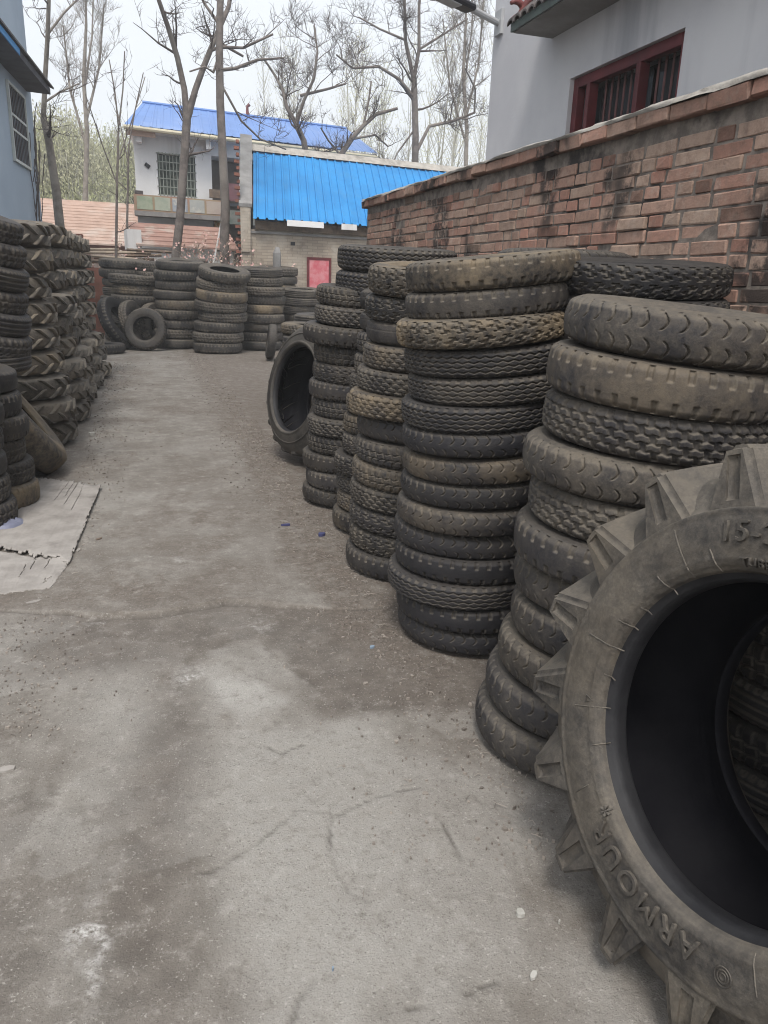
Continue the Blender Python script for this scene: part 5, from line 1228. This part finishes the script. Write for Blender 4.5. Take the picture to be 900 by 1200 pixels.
for k in range(12):
    p = Vector((r_.uniform(-.8, .4), r_.uniform(-.4, .4), 1.6 + .035 * k)); d = Vector((r_.uniform(.8, 1.6), r_.gauss(0, .15), r_.gauss(0, .06)))
    MB().tube([p, p + d], .035, 5).build('plank', M['oldwood' if k % 2 else 'drystalk'], tp)
wp = MB()
for k, (a, b) in enumerate((((1.35, 20.1, 1.3), (2.0, 20.0, 3.0)), ((1.75, 20.2, 1.0), (2.05, 20.05, 3.1)))):
    o = MB().bevbox((-.05, -.02, 0), (.05, .02, (Vector(b) - Vector(a)).length), .008).build('leaning_plank', M['drystalk'] if k else M['white'])
    o.location = (a[0], a[1], 0); dd = Vector((b[0] - a[0], b[1] - a[1], b[2])); o.rotation_euler = dd.to_track_quat('Z', 'Y').to_euler(); o.scale = (1, 1, dd.length / (Vector(b) - Vector(a)).length)
    tag(o, 'pale plank leaning towards the straight bare tree' if k else 'white plank leaning left of the straight bare tree', 'plank')
tb = MB().bevbox((-.2, -.2, 0), (.2, .2, 1.28), .05).build('tarp_bale', M['tarp']); tb.location = (3.55, 17.95, 0)
tag(tb, 'pale blue wrapped bale between the far stacks and the shed door', 'bale')

# ------------------------------------------------------------------ weathered boards, bag and litter on the ground
def board(name, quad, seed, z, label, nx=130, ny=60, slits=4):
    """thin cracked board over a ground quad given corner by corner (near-left, near-right, far-right, far-left)"""
    r = random.Random(seed); q = [np.array(p) for p in quad]
    keep = np.ones((nx - 1, ny - 1), bool)
    for k in range(slits):
        i = r.randrange(int(nx * .45), nx - 2); a = r.randrange(0, ny - 12); l = r.randrange(8, 30)
        for j in range(a, min(a + l, ny - 1)):
            if r.random() < .97: keep[i, j] = False
            if r.random() < .12: i = min(nx - 2, max(0, i + r.choice((-1, 1))))
    for i in range(nx - 1):                         # frayed ends
        d = int(3 * abs(fbm(np.array(i * .3), np.array(seed * 1.0), 3, 3, .6)) * 2); keep[i, :d] = False
        d = int(2 * abs(fbm(np.array(i * .4), np.array(seed * 2.0), 4, 3, .6)) * 2); keep[i, ny - 1 - d:] = False
    for j in range(ny - 1):
        if r.random() < .4: keep[nx - 2, j] = False
        if r.random() < .15: keep[nx - 3, j] = False
    u, v = np.meshgrid(np.linspace(0, 1, nx), np.linspace(0, 1, ny), indexing='ij')
    P = ((1 - u) * (1 - v))[..., None] * q[0] + (u * (1 - v))[..., None] * q[1] + (u * v)[..., None] * q[2] + ((1 - u) * v)[..., None] * q[3]
    jx = .006 * (fbm(u * 9, v * 9, seed, 3, 2) - .5); hz = z + .03 * np.clip(u - .7, 0, 1) * np.clip(v - .5, 0, 1) * 4 * fbm(u * 5, v * 5, seed + 5, 2, 1) + .012 * fbm(u * 3, v * 3, seed + 1, 3, 1.5) + .004 * fbm(u * 40, v * 3, seed + 2, 2, 1)
    top = np.stack([P[..., 0] + jx, P[..., 1] + jx, hz], -1).reshape(-1, 3); bot = top - (0, 0, .009); N = len(top)
    Fs = []
    kp = np.pad(keep, 1)
    for i in range(nx - 1):
        for j in range(ny - 1):
            if not keep[i, j]: continue
            a, b, c, d = i * ny + j, (i + 1) * ny + j, (i + 1) * ny + j + 1, i * ny + j + 1
            Fs += [(a, b, c, d), (d + N, c + N, b + N, a + N)]
            if not kp[i, j + 1]: Fs.append((a, d, d + N, a + N))
            if not kp[i + 2, j + 1]: Fs.append((c, b, b + N, c + N))
            if not kp[i + 1, j]: Fs.append((b, a, a + N, b + N))
            if not kp[i + 1, j + 2]: Fs.append((d, c, c + N, d + N))
    me = np_mesh(name, np.vstack([top, bot]), np.array(Fs)); me.materials.append(M['board'])
    return tag(link(bpy.data.objects.new(name, me)), label, 'board')
board('plywood_board', [gnd(-60, 640)[:2], gnd(80, 664)[:2], gnd(119, 570)[:2], gnd(38, 558)[:2]], 3, .004, 'upper cracked pale plywood board on the ground beside the left-edge tyres')
board('plywood_board', [gnd(-90, 706)[:2], gnd(58, 690)[:2], gnd(84, 655)[:2], gnd(-60, 638)[:2]], 8, -.012, 'lower cracked pale plywood board on the ground nearest the camera', slits=4)
bgm = MB(); rb = random.Random(5)
n1, n2 = 14, 10; VV = []
for i in range(n1):
    for j in range(n2):
        a = 2 * math.pi * i / n1; f = j / (n2 - 1); VV.append((.11 * f * math.cos(a) * (1 + .25 * math.sin(3 * a)), .06 * f * math.sin(a), .035 * (1 - f) ** .5 * (1 + .5 * rb.random()) - .002 + .012 * rb.random() * f))
bgm.raw(VV, [(i * n2 + j, ((i + 1) % n1) * n2 + j, ((i + 1) % n1) * n2 + j + 1, i * n2 + j + 1) for i in range(n1) for j in range(n2 - 1)])
o = bgm.build('plastic_bag', M['bag'], None, True); g = gnd(14, 621); o.location = (g[0] - .02, g[1] + .06, .004); o.rotation_euler = (0, 0, .9)
tag(o, 'flattened pale bluish plastic bag under the left-edge front stack', 'bag')

def flake(name, px, s, m, label, cat, seed, rz=0, asp=.6, th=.008):
    r = random.Random(seed); n = 7; poly = []
    for i in range(n):
        a = 2 * math.pi * i / n; k = s * r.uniform(.7, 1.1); poly.append((k * math.cos(a), k * asp * math.sin(a), 0))
    o = MB().prism(poly, (0, 0, th)).build(name, m); g = gnd(*px); o.location = (g[0], g[1], -.012); o.rotation_euler = (0, 0, rz); return tag(o, label, cat)
ston = mat('pale_stone', (.42, .41, .38), (.34, .33, .3), 30, .9, bump=.3); blu = mat('blue_scrap', (.06, .07, .17), (.05, .05, .12), 20, .6, bump=0); lbl = mat('light_blue_scrap', (.24, .31, .38), (.2, .26, .33), 20, .6, bump=0)
flake('stone', (610, 1068), .013, ston, 'small round pale stone on the concrete left of the tractor tyre', 'stone', 1, 0, .9, .012)
flake('stone_chip', (625, 1140), .013, ston, 'flat pale stone chip below the round stone', 'stone', 2, .5, .6)
flake('stone_chip', (656, 1077), .006, ston, 'tiny pale chip right of the round stone', 'stone', 3, .8, .5)
flake('board_scrap', (6, 899), .035, M['board'], 'broken pale board scrap at the left picture edge', 'scrap', 4, .3, .5)
flake('board_scrap', (92, 643), .03, M['board'], 'pale board splinter right of the cracked boards', 'scrap', 5, 1.4, .3)
flake('board_scrap', (38, 704), .04, M['board'], 'pale board scrap just below the lower cracked board', 'scrap', 6, .4, .35)
flake('plastic_scrap', (377, 626), .03, blu, 'dark blue plastic scrap beside the fourth front stack', 'scrap', 7, .3, .7, .02)
flake('plastic_scrap', (335, 614), .035, blu, 'blue plastic scrap lying left of the other blue scrap', 'scrap', 8, .1, .35, .012)
flake('plastic_scrap', (390, 1132), .005, lbl, 'tiny light blue plastic scrap on the near concrete', 'scrap', 9, 1.2, .5)
flake('plastic_scrap', (436, 756), .014, lbl, 'pale blue scrap on the dirt left of the muddy stack', 'scrap', 10, .4, .6)
flake('board_scrap', (155, 1, ) if False else (116, 630), .03, M['oldwood'], 'dark wood chip right of the cracked boards', 'scrap', 11, .9, .4)
flake('stone', (107, 509), .035, ston, 'white stone on the ground by the nearest tractor tyre stack', 'stone', 12, 0, .8, .03)

def litter():
    """uncountable straw, chips and grit: one stuff object"""
    r = random.Random(31); V = []; Fs = []
    def chip(x, y, s, h):
        n = len(V); k = r.choice((4, 5)); a0 = r.uniform(0, 6.28); asp = r.uniform(.4, 1)
        c, d = math.cos(a0), math.sin(a0)
        for zz in (-.016, h):
            for i in range(k):
                a = 6.283 * i / k; q = s * r.uniform(.6, 1.1) * (1 if zz < 0 else .7); px, py = q * math.cos(a), q * asp * math.sin(a); V.append((x + px * c - py * d, y + px * d + py * c, zz))
        Fs.append(tuple(n + k + i for i in range(k)))
        for i in range(k): Fs.append((n + i, n + (i + 1) % k, n + k + (i + 1) % k, n + k + i))
    def straw(x, y, l, w):
        n = len(V); a = r.uniform(0, 3.14); c, d = math.cos(a) * l / 2, math.sin(a) * l / 2; nx, ny = -math.sin(a) * w, math.cos(a) * w; z = r.uniform(-.004, .004); t = r.uniform(0, .008); b = r.gauss(0, .1) * l
        for s, zz in ((-1, z), (0, z + t), (1, z)):
            ox, oy = (nx * b / w, ny * b / w) if s == 0 else (0, 0)
            V.extend([(x + s * c + nx + ox, y + s * d + ny + oy, zz), (x + s * c - nx + ox, y + s * d - ny + oy, zz)])
            V.append((x + s * c + ox, y + s * d + oy, zz + w * 1.5))
        for k in (0, 3): Fs.extend([(n + k, n + k + 2, n + k + 5, n + k + 3), (n + k + 2, n + k + 1, n + k + 4, n + k + 5)])
    for k in range(3600):
        side = r.random()
        if side < .66: x = 1.02 - abs(r.gauss(0, .22)) + r.uniform(0, .12); y = r.uniform(1.5, 8) if r.random() < .8 else r.uniform(8, 16)
        elif side < .96: x = -.55 + abs(r.gauss(0, .2)); y = r.uniform(2.6, 14)
        else: x = r.uniform(-.6, 1.0); y = r.uniform(.9, 15)
        if r.random() < .88: chip(x, y, (.0014 + abs(r.gauss(0, .0024))) * (1 + .14 * y) , abs(r.gauss(0, .0022)) - .008)
        else: straw(x, y, r.uniform(.012, .04), .0006 + .0002 * y)
    for k in range(220):                            # heap of crumbled bits at the left edge
        g = gnd(r.gauss(15, 25), r.uniform(720, 860)); chip(g[0], g[1], .0015 + abs(r.gauss(0, .003)), abs(r.gauss(0, .002)) - .009)
    me = bpy.data.meshes.new('litter'); me.from_pydata(V, [], Fs); me.update()
    t = NT('litter_bits'); ge = t.n('ShaderNodeNewGeometry')
    c = t.mix(ge.outputs['Random Per Island'], (.13, .113, .098), (.30, .265, .23)); me.materials.append(t.set(Base_Color=c, Roughness=.95))
    tag(link(bpy.data.objects.new('litter', me)), 'straw, grit and small chips scattered over the dirt', 'litter', kind='stuff')
litter()

# ------------------------------------------------------------------ thin spring haze
hz = MB().box((-110, -30, -1.2), (110, 115, 24)).build('haze', M['glass'])
hm = bpy.data.materials.new('haze_air'); hm.use_nodes = True; ht = hm.node_tree; ht.nodes.clear()
ho = ht.nodes.new('ShaderNodeOutputMaterial'); hv = ht.nodes.new('ShaderNodeVolumePrincipled')
hv.inputs['Color'].default_value = (.92, .94, .95, 1); hv.inputs['Density'].default_value = HAZE; hv.inputs['Anisotropy'].default_value = .2
ht.links.new(hv.outputs[0], ho.inputs['Volume']); hz.data.materials.clear(); hz.data.materials.append(hm)
tag(hz, 'pale spring haze over the alley and houses', 'haze', kind='stuff')
